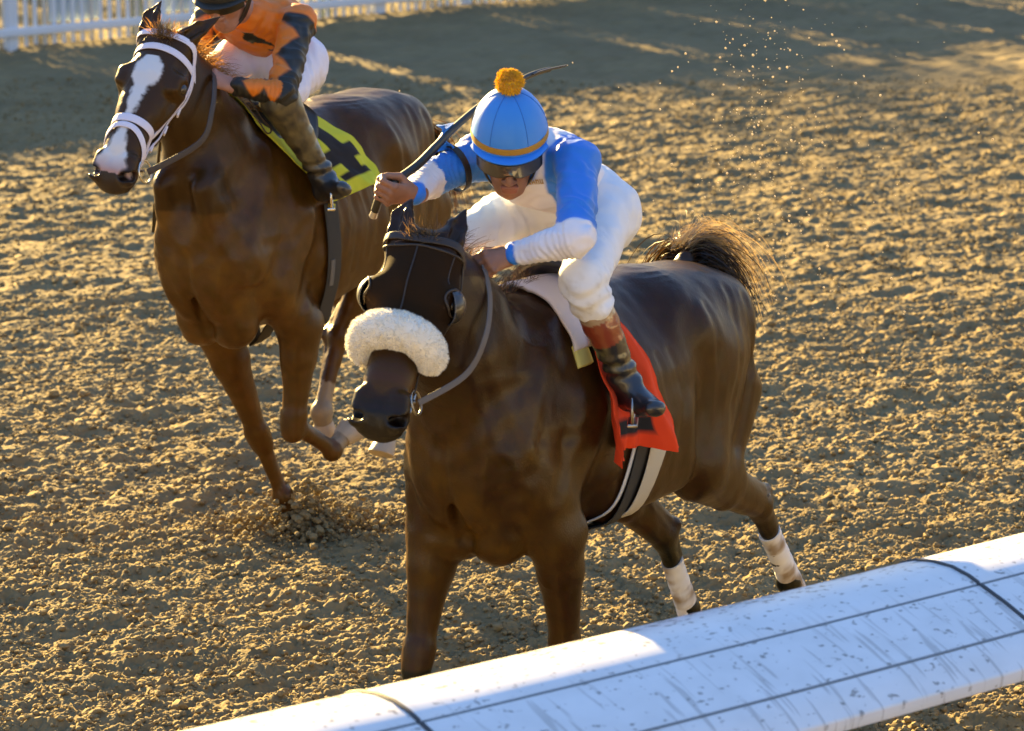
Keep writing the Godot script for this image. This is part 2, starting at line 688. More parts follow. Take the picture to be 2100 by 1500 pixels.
func scatter_clods(called: String, label: String, where, count: int, seed_no: int, glow := 0.0) -> void:
	var mm := MultiMesh.new()
	mm.transform_format = MultiMesh.TRANSFORM_3D
	mm.mesh = clod_mesh(seed_no)
	mm.instance_count = count
	for k in count:
		mm.set_instance_transform(k, where.call(k))
	var o := MultiMeshInstance3D.new()
	o.name = called
	o.multimesh = mm
	var dirt := mat(Color(0.235, 0.178, 0.086) if glow < 0.5 else Color(0.50, 0.46, 0.36), 0.95, false, 0.0, 0.3)  # flying crumbs coloured paler to look lit by the sun behind them
	if glow > 0.0:
		# added backlight makes thrown dirt glow as if sun shone through it
		dirt.backlight_enabled = true
		dirt.backlight = Color(1.0, 0.95, 0.85) * glow
	o.material_override = dirt
	add_child(o)
	o.set_meta("kind", "stuff")
	o.set_meta("label", label)
	o.set_meta("category", "dirt")

const RAIL_A := Vector3(-0.807, 1.1, -7.15)
const RAIL_DIR := Vector3(0.7906, 0, -0.6123)
const RAIL_OUT := Vector3(0.6123, 0, 0.7906)

func rail_section() -> Array:
	# [out, up] from the back lip over the rounded edge, the flat top and two sloping faces to the front lip; the grooves between them are real
	var sec := []
	for q in [[0.004, -0.110], [-0.004, -0.080], [-0.003, -0.050], [0.004, -0.024], [0.018, -0.006], [0.038, 0.004], [0.075, 0.016], [0.14, 0.026], [0.21, 0.027], [0.27, 0.017], [0.305, 0.006]]:
		sec.append(Vector2(q[0], q[1]))
	var p: Vector2 = sec[-1]
	for run in [[0.215, 19.0], [0.112, 32.0]]:
		var a := deg_to_rad(run[1])
		var d := Vector2(cos(a), -sin(a))
		var n := Vector2(sin(a), cos(a))
		sec.append(p + d * 0.003 - n * 0.0035)
		sec.append(p + d * 0.009 - n * 0.0035)
		sec.append(p + d * 0.012)
		sec.append(p + d * float(run[0]) * 0.5 + n * 0.003)
		p += d * float(run[0])
		sec.append(p)
	sec.append(p + Vector2(0.006, -0.010))
	sec.append(p + Vector2(0.002, -0.032))
	return sec

func build_rail() -> void:
	var rail := thing("racetrack_rail", "white safety rail with rounded top and sloping cover in the foreground", "rail", Transform3D(Basis(), RAIL_A - Vector3(0, 1.1, 0)))
	var white := mat(Color.WHITE, 0.32, false)
	# grime: splashes thick along the back edge, drips and scuffs over the sloping faces; u runs along the rail, v across it
	var im := Image.create(1024, 320, false, Image.FORMAT_RGB8)
	var g_splash := noise(121, 0.055, FastNoiseLite.TYPE_SIMPLEX_SMOOTH, 4)
	var g_film := noise(122, 0.012, FastNoiseLite.TYPE_SIMPLEX_SMOOTH, 3)
	var g_drip := noise(123, 0.05, FastNoiseLite.TYPE_SIMPLEX_SMOOTH, 3)
	for py in 320:
		var v := py / 320.0
		var near_edge := exp(-pow((v - 0.16) / 0.17, 2.0))
		for px in 1024:
			var wrap := TAU * px / 1024.0
			var q := Vector3(cos(wrap) * 163.0, sin(wrap) * 163.0, py * 1.5)
			var n := g_splash.get_noise_3dv(q)
			var film := clampf(0.5 + g_film.get_noise_3dv(q), 0.0, 1.0)
			var drip := g_drip.get_noise_3d(q.x * 1.3, q.y * 1.3, py * 0.12)
			var dirt := clampf((n - lerpf(0.36, 0.12, near_edge)) * 6.0, 0.0, 1.0) * lerpf(0.75, 0.9, near_edge)
			dirt = maxf(dirt, clampf((drip - 0.30) * 3.0, 0.0, 0.35) * clampf((v - 0.4) * 4.0, 0.0, 1.0))
			var c := Color(0.80, 0.80, 0.79).lerp(Color(0.62, 0.62, 0.60), film * 0.35)
			c = c.lerp(Color(0.16, 0.14, 0.115), dirt)
			im.set_pixel(px, py, c.linear_to_srgb())
	white.albedo_texture = ImageTexture.create_from_image(im)
	white.uv1_scale = Vector3(1.0 / 2.4, 1.0 / 0.78, 1.0)
	var plain_white := mat(Color(0.74, 0.74, 0.72), 0.4)
	var sec := rail_section()
	var lens := [0.0]
	for k in range(1, sec.size()):
		lens.append(lens[-1] + sec[k].distance_to(sec[k - 1]))
	var bend := func(s: float) -> Vector3:
		return RAIL_DIR * s + Vector3(0, 1.1, 0) + RAIL_OUT * (-0.010 * (s - 1.4) * (s - 1.4) + 0.0196)
	# cover panels between the joints
	var joints := [-3.2, -1.34, 0.50, 2.34, 4.2, 6.1]
	for j in joints.size() - 1:
		var sh := Shape.new()
		var rings := []
		var n := 12
		var first := sh.verts.size()
		for k in n + 1:
			var s := lerpf(joints[j] + 0.003, joints[j + 1] - 0.003, float(k) / n)
			var c: Vector3 = bend.call(s)
			var ring_pts := []
			for q in sec:
				ring_pts.append(c + RAIL_OUT * q.x + Vector3(0, q.y, 0))
			# the inner side of the 4 mm sheet
			for i in range(sec.size() - 1, -1, -1):
				var q: Vector2 = sec[i]
				ring_pts.append(c + RAIL_OUT * (q.x - 0.001) + Vector3(0, q.y - 0.006, 0))
			ring_pts.reverse()
			rings.append(ring_pts)
			for i in ring_pts.size():
				var m := ring_pts.size() - 1 - i
				var l: float = lens[m] if m < sec.size() else lens[2 * sec.size() - 1 - m]
				sh.uvs.append(Vector2(s, l))
		sh.loft(rings, true, false)
		put("cover_panel", sh.mesh(), white, rail)
	for j in range(1, joints.size() - 1):
		var c: Vector3 = bend.call(joints[j])
		var pts := []
		var norms := []
		for k in range(1, sec.size() - 1):
			var q: Vector2 = sec[k]
			var tq: Vector2 = (sec[k + 1] - sec[k - 1]).normalized()
			var nq := Vector2(-tq.y, tq.x)
			pts.append(c + RAIL_OUT * (q.x + nq.x * 0.002) + Vector3(0, q.y + nq.y * 0.002, 0))
			norms.append(RAIL_OUT * nq.x + Vector3(0, nq.y, 0))
		var sh := Shape.new()
		sh.strap(pts, norms, 0.012, 0.007)
		put("joint_strip", sh.mesh(), mat(Color(0.05, 0.055, 0.06), 0.6), rail)
	# curved supports under the cover
	for s in [-1.6, 0.55, 2.9, 4.9]:
		var c: Vector3 = bend.call(s)
		var sh := Shape.new()
		var foot := Vector3(c.x, -0.1, c.z) + RAIL_OUT * 0.48
		sh.tube(bez([foot, foot + Vector3(0, 0.55, 0), c + RAIL_OUT * 0.44 + Vector3(0, -0.36, 0), c + RAIL_OUT * 0.36 + Vector3(0, -0.16, 0), c + RAIL_OUT * 0.25 + Vector3(0, -0.035, 0)], 22), [0.045, 0.045, 0.045, 0.042, 0.038], 14)
		put("support_post", sh.mesh(), plain_white, rail)
	# dirt-filled grooves between the faces
	for g in [11, 16]:
		for j in joints.size() - 1:
			var line := []
			for k in 13:
				var c: Vector3 = bend.call(lerpf(joints[j] + 0.01, joints[j + 1] - 0.01, k / 12.0))
				var q: Vector2 = (sec[g] + sec[g + 1]) * 0.5
				line.append(c + RAIL_OUT * q.x + Vector3(0, q.y + 0.0018, 0))
			var seal := Shape.new()
			seal.strap(line, [Vector3(0, 1, 0) + RAIL_OUT * 0.3], 0.0075, 0.003)
			put("groove_seal", seal.mesh(), mat(Color(0.22, 0.24, 0.25), 0.7), rail)
	var sh := Shape.new()
	var run := []
	for k in 20:
		run.append((bend.call(lerpf(-3.5, 7.0, k / 19.0)) as Vector3) + RAIL_OUT * 0.06 + Vector3(0, -0.06, 0))
	sh.tube(run, [0.03], 12)
	put("inner_tube", sh.mesh(), plain_white, rail)

func build_fence() -> void:
	# runs behind the track, farther to the right
	var a := Vector3(-4.42, 0, -28.7)
	var b := Vector3(-0.48, 0, -32.05)
	var dir := (b - a).normalized()
	var fence := thing("perimeter_fence", "white picket and panel fence along the far edge of the track", "fence", Transform3D(Basis(Vector3.UP, atan2(-dir.z, dir.x)), a))
	var white := mat(Color(0.66, 0.70, 0.74), 0.35)
	var grey := mat(Color(0.16, 0.20, 0.20), 0.6)
	var panel_mat := mat(Color(0.50, 0.60, 0.66), 0.4)
	var length := 11.0
	var picket := Shape.new()
	picket.box(Vector3(0, 0.75, 0), Vector3(0.035, 1.5, 0.02), Basis.IDENTITY, 0.003)
	var picket_mesh := picket.mesh()
	var n := 0
	var s := -2.6
	while s < length:
		put("picket", picket_mesh, white if n % 5 else mat(Color(0.60, 0.56, 0.48), 0.3), fence, Transform3D(Basis(), Vector3(s, 0.02, 0.03)))
		s += 0.098
		n += 1
	for y in [0.155, 1.38]:
		var bar := Shape.new()
		bar.box(Vector3((length - 2.6) * 0.5, y, 0.062), Vector3(length + 2.6, 0.075, 0.045), Basis.IDENTITY, 0.008)
		put("rail", bar.mesh(), white, fence)
	var post := Shape.new()
	post.box(Vector3(0, 0.78, 0), Vector3(0.10, 1.62, 0.10), Basis.IDENTITY, 0.008)
	post.box(Vector3(0, 1.61, 0), Vector3(0.13, 0.04, 0.13), Basis.IDENTITY, 0.01)
	var post_mesh := post.mesh()
	for x in [-2.4, 0.0, 1.55, 2.95, 4.1, 5.2, 6.8, 8.4, 10.0]:
		put("post", post_mesh, white, fence, Transform3D(Basis(), Vector3(x, 0, 0.0)))
	for q in [[-2.3, -0.1], [0.42, 0.95], [1.62, 2.25], [2.45, 3.5], [3.6, 5.0], [5.4, 6.6], [7.0, 8.2], [8.6, 9.8]]:
		var board := Shape.new()
		board.box(Vector3((q[0] + q[1]) * 0.5, 0.83, -0.03), Vector3(q[1] - q[0], 1.25, 0.02), Basis.IDENTITY, 0.004)
		put("panel", board.mesh(), panel_mat, fence)
	for x in [1.40, 3.55]:  # dark posts standing behind the fence boards
		var strip := Shape.new()
		strip.box(Vector3(x, 0.75, -0.09), Vector3(0.09, 1.6, 0.06), Basis.IDENTITY, 0.005)
		put("dark_post", strip.mesh(), grey, fence)

func tree(at: Vector3, height: float, spread: float, seed_no: int, label: String) -> void:
	var root := thing("tree", label, "tree", Transform3D(Basis(), at), "trees beyond the far fence")
	var r := RandomNumberGenerator.new()
	r.seed = seed_no
	var bark := grain(mat(Color(0.10, 0.08, 0.06), 0.9), 131, 3.0, 1.0)
	var sh := Shape.new()
	var top := Vector3(r.randf_range(-0.4, 0.4), height * 0.62, r.randf_range(-0.4, 0.4))
	sh.tube(bez([Vector3(0, -0.2, 0), Vector3(0.05, height * 0.2, 0.03), top * 0.7, top], 9), [0.26, 0.22, 0.19, 0.17, 0.15, 0.12, 0.10, 0.08, 0.05], 10)
	put("trunk", sh.mesh(), bark, root)
	var lobes := []
	for k in 9:
		var a := TAU * k / 9.0 + r.randf()
		var tip := Vector3(cos(a) * spread * r.randf_range(0.35, 0.8), height * r.randf_range(0.45, 0.92), sin(a) * spread * r.randf_range(0.35, 0.8))
		var from := top * r.randf_range(0.45, 0.9)
		var limb := Shape.new()
		limb.tube(bez([from, from.lerp(tip, 0.5) + Vector3(0, 0.3, 0), tip], 6), [0.09, 0.07, 0.05, 0.04, 0.03, 0.02], 7)
		put("limb", limb.mesh(), bark, root)
		lobes.append(tip)
	var leaf := Shape.new()
	leaf.strand([Vector3(0, 0, 0), Vector3(0.06, 0.01, 0), Vector3(0.13, 0, 0)], 0.09, Vector3(0, 0, 1))
	leaf.strand([Vector3(0, 0, 0.05), Vector3(0.05, 0.05, 0.08), Vector3(0.10, 0.08, 0.10)], 0.08, Vector3(0.5, 0, -0.5))
	var mm := MultiMesh.new()
	mm.transform_format = MultiMesh.TRANSFORM_3D
	mm.mesh = leaf.mesh()
	var count := 2600
	mm.instance_count = count
	for k in count:
		var c: Vector3 = lobes[r.randi() % lobes.size()]
		var d := Vector3(r.randfn(), r.randfn() * 0.7, r.randfn()).limit_length(2.2) * spread * 0.23
		var s := r.randf_range(1.2, 2.4)
		mm.set_instance_transform(k, Transform3D(Basis.from_euler(Vector3(r.randf() * TAU, r.randf() * TAU, r.randf() * TAU)).scaled(Vector3.ONE * s), c + d))
	var crown := MultiMeshInstance3D.new()
	crown.name = "crown"
	crown.multimesh = mm
	var green := mat(Color(0.055, 0.085, 0.025), 0.6)
	green.backlight_enabled = true
	green.backlight = Color(0.3, 0.4, 0.1)
	crown.material_override = green
	root.add_child(crown)
	crown.set_meta("kind", "stuff")

# ---------------------------------------------------------------- horses
# The horse's own axes: x forward, y up, z to its right; the origin lies on the ground below the withers.

func horse_frame(base: Vector3, yaw: float) -> Transform3D:
	return Transform3D(Basis(Vector3.UP, -deg_to_rad(90.0 + yaw)), base)

# x runs from poll to lips; the face looks ahead, turned by yaw degrees to the left
func head_frame(poll: Vector3, lip: Vector3, yaw: float) -> Transform3D:
	var x := (lip - poll).normalized()
	var to := Vector3(cos(deg_to_rad(yaw)), 0, -sin(deg_to_rad(yaw)))
	var y := (to - x * to.dot(x)).normalized()
	return Transform3D(Basis(x, y, x.cross(y)), poll)

# trunk and limbs; P holds the joints
func horse_body(P: Dictionary) -> Field:
	var f := Field.new(P.lo, P.hi, 0.0115)
	var s: float = P.scale
	var T: Transform3D = P.trunk
	var tb := func(a: Vector3, b: Vector3, ra: Vector2, rb: Vector2, k: float) -> void:
		f.bone(T * a, T * b, ra * s, rb * s, k * s)
	# barrel: stations from breast to croup
	var st := [[0.30, 1.15, 0.27, 0.185], [0.14, 1.165, 0.36, 0.225], [-0.03, 1.165, 0.395, 0.25], [-0.27, 1.145, 0.375, 0.272], [-0.50, 1.18, 0.325, 0.265], [-0.72, 1.235, 0.285, 0.255], [-0.92, 1.25, 0.265, 0.235]]
	var fine := []
	for i in st.size() - 1:
		for q in 3:
			var w := q / 3.0
			var row := []
			for n in 4:
				row.append(cubic_interpolate(st[i][n], st[i + 1][n], st[maxi(i - 1, 0)][n], st[mini(i + 2, st.size() - 1)][n], w))
			fine.append(row)
	fine.append(st[-1])
	for i in fine.size() - 1:
		var a: Array = fine[i]
		var b: Array = fine[i + 1]
		tb.call(Vector3(a[0], a[1], 0), Vector3(b[0], b[1], 0), Vector2(a[2], a[3]), Vector2(b[2], b[3]), 0.004)
	# withers, back and croup ridge
	tb.call(Vector3(0.12, 1.50, 0), Vector3(-0.16, 1.50, 0), Vector2(0.085, 0.055), Vector2(0.07, 0.06), 0.10)
	tb.call(Vector3(-0.16, 1.47, 0), Vector3(-0.66, 1.46, 0), Vector2(0.06, 0.07), Vector2(0.06, 0.07), 0.10)
	for z in [-1.0, 1.0]:
		tb.call(Vector3(-0.62, 1.40, 0.10 * z), Vector3(-1.02, 1.30, 0.10 * z), Vector2(0.125, 0.12), Vector2(0.16, 0.12), 0.08)
		tb.call(Vector3(-0.66, 1.34, 0.19 * z), Vector3(-0.80, 1.22, 0.18 * z), Vector2(0.09, 0.075), Vector2(0.13, 0.085), 0.06)
		# shoulder blade, point of shoulder, triceps, breast muscles
		tb.call(Vector3(0.02, 1.45, 0.09 * z), Vector3(0.29, 1.12, 0.155 * z), Vector2(0.10, 0.075), Vector2(0.11, 0.075), 0.05)
		tb.call(Vector3(0.0, 1.22, 0.185 * z), Vector3(0.15, 0.98, 0.18 * z), Vector2(0.13, 0.075), Vector2(0.09, 0.07), 0.05)
		tb.call(Vector3(0.35, 1.06, 0.08 * z), Vector3(0.27, 0.85, 0.075 * z), Vector2(0.11, 0.09), Vector2(0.10, 0.085), 0.07)
		tb.call(Vector3(-0.12, 0.98, 0.20 * z), Vector3(-0.55, 1.0, 0.22 * z), Vector2(0.16, 0.06), Vector2(0.16, 0.06), 0.07)
	# the neck muscle that runs down to the point of the shoulder
	for z in [-1.0, 1.0]:
		tb.call(Vector3(0.42, 1.45, 0.085 * z), Vector3(0.345, 1.14, 0.115 * z), Vector2(0.085, 0.05), Vector2(0.10, 0.065), 0.07)
	# neck
	var N: Array = P.neck
	for i in N.size() - 1:
		f.bone(N[i][0], N[i + 1][0], N[i][1] * s, N[i + 1][1] * s, 0.09 * s)
	if P.has("neck_extra"):
		for e in P.neck_extra:
			f.bone(e[0], e[1], e[2] * s, e[3] * s, 0.05 * s)
	# forelegs: [shoulder, elbow, knee, fetlock, hoof]
	for leg in P.fore:
		var sh: Vector3 = leg[0]
		var el: Vector3 = leg[1]
		var kn: Vector3 = leg[2]
		var fe: Vector3 = leg[3]
		var ho: Vector3 = leg[4]
		f.bone(sh, el, Vector2(0.12, 0.085) * s, Vector2(0.10, 0.075) * s, 0.05 * s)
		var up := el.lerp(kn, 0.30)
		f.bone(el, up, Vector2(0.098, 0.078) * s, Vector2(0.085, 0.066) * s, 0.05 * s)
		f.bone(up, kn.lerp(up, 0.12), Vector2(0.083, 0.064) * s, Vector2(0.044, 0.041) * s, 0.03 * s)
		var ax := (kn - el).normalized()
		var fwd := Vector3(0, 0, 1).cross(ax) * -1.0
		if fwd.x < 0.0: fwd = -fwd
		f.bone(el + ax * 0.05 + fwd * 0.045 * s, el.lerp(kn, 0.5) + fwd * 0.03 * s, Vector2(0.05, 0.045) * s, Vector2(0.028, 0.03) * s, 0.03 * s)
		f.bone(kn + ax * -0.035 * s, kn + ax * 0.03 * s, Vector2(0.052, 0.053) * s, Vector2(0.043, 0.046) * s, 0.02 * s)
		var cx := (fe - kn).normalized()
		f.bone(kn, kn.lerp(fe, 0.35), Vector2(0.043, 0.042) * s, Vector2(0.029, 0.027) * s, 0.02 * s)
		f.bone(kn.lerp(fe, 0.35), fe, Vector2(0.029, 0.027) * s, Vector2(0.032, 0.029) * s, 0.015 * s)
		var back := Vector3(0, 0, 1).cross(cx)
		if back.dot(Vector3(-1, 0, 0)) < 0.0 and absf(back.x) > 0.3: back = -back
		f.bone(kn.lerp(fe, 0.15) + back * 0.026 * s, fe + back * 0.02 * s, Vector2.ONE * 0.017 * s, Vector2.ONE * 0.018 * s, 0.012 * s)
		f.bone(fe, fe + back * 0.014 * s, Vector2.ONE * 0.042 * s, Vector2.ONE * 0.036 * s, 0.02 * s)
		f.bone(fe, ho, Vector2.ONE * 0.034 * s, Vector2.ONE * 0.037 * s, 0.02 * s)
	# hind legs: [hip, stifle, hock, fetlock, hoof]
	for leg in P.hind:
		var hi: Vector3 = leg[0]
		var sf: Vector3 = leg[1]
		var hk: Vector3 = leg[2]
		var fe: Vector3 = leg[3]
		var ho: Vector3 = leg[4]
		f.bone(hi, sf, Vector2(0.215, 0.125) * s, Vector2(0.115, 0.095) * s, 0.07 * s)
		var but := hi + Vector3(-0.19, -0.14, 0.0) * s
		f.bone(but, sf.lerp(hk, 0.28) + Vector3(-0.05, 0.02, 0) * s, Vector2(0.14, 0.105) * s, Vector2(0.075, 0.06) * s, 0.06 * s)
		f.bone(hi + Vector3(0.06, 0.02, 0) * s, sf + Vector3(0.01, 0.03, 0) * s, Vector2(0.10, 0.10) * s, Vector2(0.095, 0.08) * s, 0.05 * s)
		f.bone(sf, sf.lerp(hk, 0.45), Vector2(0.115, 0.085) * s, Vector2(0.088, 0.062) * s, 0.05 * s)
		f.bone(sf.lerp(hk, 0.45), hk, Vector2(0.085, 0.06) * s, Vector2(0.048, 0.042) * s, 0.03 * s)
		var ax := (hk - sf).normalized()
		var cx := (fe - hk).normalized()
		# the point of the hock and its tendon
		var point := hk + (ax - cx).normalized() * 0.055 * s
		f.bone(point, hk, Vector2.ONE * 0.03 * s, Vector2.ONE * 0.042 * s, 0.02 * s)
		f.bone(sf.lerp(hk, 0.5) + (ax - cx).normalized() * 0.05 * s, point, Vector2.ONE * 0.024 * s, Vector2.ONE * 0.022 * s, 0.02 * s)
		f.bone(hk, hk.lerp(fe, 0.3), Vector2(0.05, 0.042) * s, Vector2(0.036, 0.03) * s, 0.02 * s)
		f.bone(hk.lerp(fe, 0.3), fe, Vector2(0.036, 0.03) * s, Vector2(0.035, 0.031) * s, 0.015 * s)
		f.bone(point, fe, Vector2.ONE * 0.016 * s, Vector2.ONE * 0.018 * s, 0.02 * s)
		f.bone(fe, fe, Vector2.ONE * 0.044 * s, Vector2.ONE * 0.044 * s, 0.02 * s)
		f.bone(fe, ho, Vector2.ONE * 0.035 * s, Vector2.ONE * 0.038 * s, 0.02 * s)
	# tail root
	for i in P.tail.size() - 1:
		f.bone(P.tail[i], P.tail[i + 1], Vector2.ONE * (0.042 - 0.014 * i) * s, Vector2.ONE * (0.028 - 0.010 * i) * s, 0.03 * s)
	# grooves along the shoulder, behind the triceps and in front of the shoulder
	for z in [-1.0, 1.0]:
		f.bone(T * Vector3(0.10, 1.40, 0.215 * z), T * Vector3(0.235, 1.14, 0.262 * z), Vector2.ONE * 0.017, Vector2.ONE * 0.015, 0.03, Vector3(0, 0, 1), true)
		f.bone(T * Vector3(-0.06, 1.22, 0.30 * z), T * Vector3(0.05, 0.93, 0.275 * z), Vector2.ONE * 0.016, Vector2.ONE * 0.017, 0.032, Vector3(0, 0, 1), true)
		f.bone(T * Vector3(-0.72, 1.28, 0.30 * z), T * Vector3(-0.66, 0.98, 0.32 * z), Vector2.ONE * 0.014, Vector2.ONE * 0.014, 0.04, Vector3(0, 0, 1), true)
		f.bone(T * Vector3(-1.02, 1.20, 0.25 * z), T * Vector3(-0.93, 0.92, 0.26 * z), Vector2.ONE * 0.017, Vector2.ONE * 0.015, 0.04, Vector3(0, 0, 1), true)
	# groove down the breast between the muscles
	f.bone(T * Vector3(0.43, 1.12, 0), T * Vector3(0.37, 0.84, 0), Vector2.ONE * 0.010, Vector2.ONE * 0.010, 0.06, Vector3(0, 0, 1), true)
	return f

# head axes: x from poll to lips, y to the front of the face, z right
func horse_head(P: Dictionary) -> Field:
	var Hd: Transform3D = P.head
	var s: float = P.scale * P.get("head_scale", 1.0)
	var lo := Vector3.ONE * 9.0
	var hi := Vector3.ONE * -9.0
	for x in [-0.26, 0.68]:
		for y in [-0.26, 0.08]:
			for z in [-0.16, 0.16]:
				var p := Hd * (Vector3(x, y, z) * s)
				lo = lo.min(p)
				hi = hi.max(p)
	var f := Field.new(lo, hi, 0.005)
	var wide: float = P.get("head_width", 1.0)
	var wv := Vector3(s, s, s * wide)
	var hb := func(a: Vector3, b: Vector3, ra: Vector2, rb: Vector2, k: float, carve := false) -> void:
		f.bone(Hd * (a * wv), Hd * (b * wv), ra * Vector2(s, s * wide), rb * Vector2(s, s * wide), k * s, Hd.basis.z, carve)
	# skull, bridge of the nose, muzzle
	hb.call(Vector3(0.03, -0.075, 0), Vector3(0.16, -0.07, 0), Vector2(0.075, 0.078), Vector2(0.078, 0.096), 0.03)
	hb.call(Vector3(0.15, -0.068, 0), Vector3(0.30, -0.06, 0), Vector2(0.074, 0.094), Vector2(0.062, 0.068), 0.03)
	hb.call(Vector3(0.28, -0.06, 0), Vector3(0.44, -0.052, 0), Vector2(0.062, 0.070), Vector2(0.051, 0.056), 0.03)
	hb.call(Vector3(0.18, -0.025, 0), Vector3(0.46, -0.028, 0), Vector2(0.03, 0.05), Vector2(0.022, 0.032), 0.03)
	hb.call(Vector3(0.43, -0.055, 0), Vector3(0.545, -0.063, 0), Vector2(0.051, 0.055), Vector2(0.051, 0.058), 0.03)
	hb.call(Vector3(0.545, -0.065, 0), Vector3(0.575, -0.07, 0), Vector2(0.048, 0.054), Vector2(0.036, 0.045), 0.03)
	# jaw and cheeks
	for z in [-1.0, 1.0]:
		hb.call(Vector3(0.09, -0.165, 0.05 * z), Vector3(0.20, -0.155, 0.052 * z), Vector2(0.072, 0.032), Vector2(0.075, 0.034), 0.03)
		hb.call(Vector3(0.20, -0.15, 0.05 * z), Vector3(0.36, -0.125, 0.036 * z), Vector2(0.062, 0.03), Vector2(0.034, 0.024), 0.03)
		# cheek bone ridge, brow, nostril wing
		hb.call(Vector3(0.20, -0.085, 0.092 * z), Vector3(0.34, -0.085, 0.062 * z), Vector2(0.014, 0.014), Vector2(0.01, 0.01), 0.025)
		hb.call(Vector3(0.145, -0.03, 0.082 * z), Vector3(0.20, -0.028, 0.082 * z), Vector2(0.024, 0.024), Vector2(0.022, 0.022), 0.025)
		hb.call(Vector3(0.165, -0.058, 0.092 * z), Vector3(0.20, -0.062, 0.09 * z), Vector2(0.024, 0.02), Vector2(0.022, 0.018), 0.02)
		hb.call(Vector3(0.505, -0.03, 0.042 * z), Vector3(0.568, -0.038, 0.047 * z), Vector2(0.032, 0.027), Vector2(0.030, 0.026), 0.016)
		hb.call(Vector3(0.545, -0.065, 0.044 * z), Vector3(0.58, -0.075, 0.036 * z), Vector2(0.026, 0.02), Vector2(0.02, 0.018), 0.02)
		# ear
		var E: Array = P.ears[0 if z > 0 else 1]
		hb.call(Vector3(0.03, -0.055, 0.055 * z), E[0], Vector2(0.035, 0.035), Vector2(0.034, 0.036), 0.025)
		hb.call(E[0], E[1], Vector2(0.026, 0.030), Vector2(0.024, 0.029), 0.015)
		hb.call(E[1], E[2], Vector2(0.022, 0.028), Vector2(0.003, 0.004), 0.006)
	hb.call(Vector3(0.34, -0.118, 0), Vector3(0.50, -0.108, 0), Vector2(0.032, 0.038), Vector2(0.026, 0.036), 0.03)
	hb.call(Vector3(0.51, -0.116, 0), Vector3(0.548, -0.112, 0), Vector2(0.026, 0.033), Vector2(0.020, 0.028), 0.02)
	hb.call(Vector3(0.565, -0.068, 0), Vector3(0.588, -0.085, 0), Vector2(0.036, 0.042), Vector2(0.026, 0.036), 0.02)
	# throat running into the neck
	for e in P.throat:
		f.bone(e[0], e[1], e[2], e[3], 0.05 * s)
	# hollows: mouth, nostrils, temples, ear cups, cheek
	for z in [-1.0, 1.0]:
		hb.call(Vector3(0.552, -0.040, 0.060 * z), Vector3(0.572, -0.018, 0.046 * z), Vector2(0.019, 0.024), Vector2(0.014, 0.017), 0.008, true)
		hb.call(Vector3(0.47, -0.095, 0.062 * z), Vector3(0.60, -0.094, 0.02 * z), Vector2(0.004, 0.012), Vector2(0.004, 0.014), 0.008, true)
		hb.call(Vector3(0.105, -0.02, 0.095 * z), Vector3(0.12, -0.02, 0.092 * z), Vector2(0.018, 0.018), Vector2(0.018, 0.018), 0.03, true)
		hb.call(Vector3(0.176, -0.056, 0.122 * z), Vector3(0.19, -0.058, 0.12 * z), Vector2(0.018, 0.018), Vector2(0.016, 0.016), 0.014, true)
		hb.call(Vector3(0.28, -0.118, 0.085 * z), Vector3(0.40, -0.085, 0.07 * z), Vector2(0.012, 0.012), Vector2(0.012, 0.012), 0.03, true)
		var E: Array = P.ears[0 if z > 0 else 1]
		var C: Vector3 = E[3]
		hb.call((E[0] as Vector3) + C * 0.030, (E[1] as Vector3) + C * 0.024, Vector2(0.013, 0.014), Vector2(0.014, 0.016), 0.01, true)
		hb.call((E[1] as Vector3) + C * 0.024, (E[1] as Vector3).lerp(E[2], 0.7) + C * 0.012, Vector2(0.014, 0.016), Vector2(0.004, 0.005), 0.01, true)
	hb.call(Vector3(0.595, -0.094, 0), Vector3(0.62, -0.094, 0), Vector2(0.005, 0.03), Vector2(0.005, 0.03), 0.01, true)
	return f

# furrows between the muscles, drawn on the side (x, y) and on the breast (z, y) of the trunk: [points, depth, width]
var side_lines := [
	[[Vector2(0.02, 1.50), Vector2(0.17, 1.34), Vector2(0.33, 1.10)], 0.0046, 0.0300],
	[[Vector2(-0.11, 1.36), Vector2(-0.06, 1.12), Vector2(0.06, 0.92)], 0.0063, 0.0360],
	[[Vector2(0.07, 1.40), Vector2(0.13, 1.22), Vector2(0.23, 1.00)], 0.0042, 0.0255],
	[[Vector2(0.00, 1.22), Vector2(0.12, 1.16), Vector2(0.26, 1.18)], 0.0025, 0.0195],
	[[Vector2(-0.10, 0.98), Vector2(-0.02, 0.92), Vector2(0.07, 0.87)], 0.0034, 0.0195],
	[[Vector2(-0.22, 1.32), Vector2(-0.24, 1.14), Vector2(-0.18, 0.94)], 0.0026, 0.0149],
	[[Vector2(-0.30, 1.32), Vector2(-0.33, 1.14), Vector2(-0.27, 0.95)], 0.0026, 0.0149],
	[[Vector2(-0.38, 1.32), Vector2(-0.42, 1.14), Vector2(-0.37, 0.98)], 0.0026, 0.0149],
	[[Vector2(-0.46, 1.32), Vector2(-0.50, 1.16), Vector2(-0.46, 1.02)], 0.0024, 0.0149],
	[[Vector2(-0.60, 1.38), Vector2(-0.64, 1.20), Vector2(-0.60, 1.00)], 0.0112, 0.0460],
	[[Vector2(-0.70, 1.42), Vector2(-0.74, 1.20), Vector2(-0.70, 0.95)], 0.0072, 0.0207],
	[[Vector2(-0.90, 1.44), Vector2(-0.86, 1.20), Vector2(-0.80, 0.96)], 0.0064, 0.0184],
	[[Vector2(-1.00, 1.40), Vector2(-1.01, 1.15), Vector2(-0.94, 0.92)], 0.0096, 0.0207],
	[[Vector2(0.54, 1.52), Vector2(0.44, 1.32), Vector2(0.37, 1.14)], 0.0042, 0.0270]]
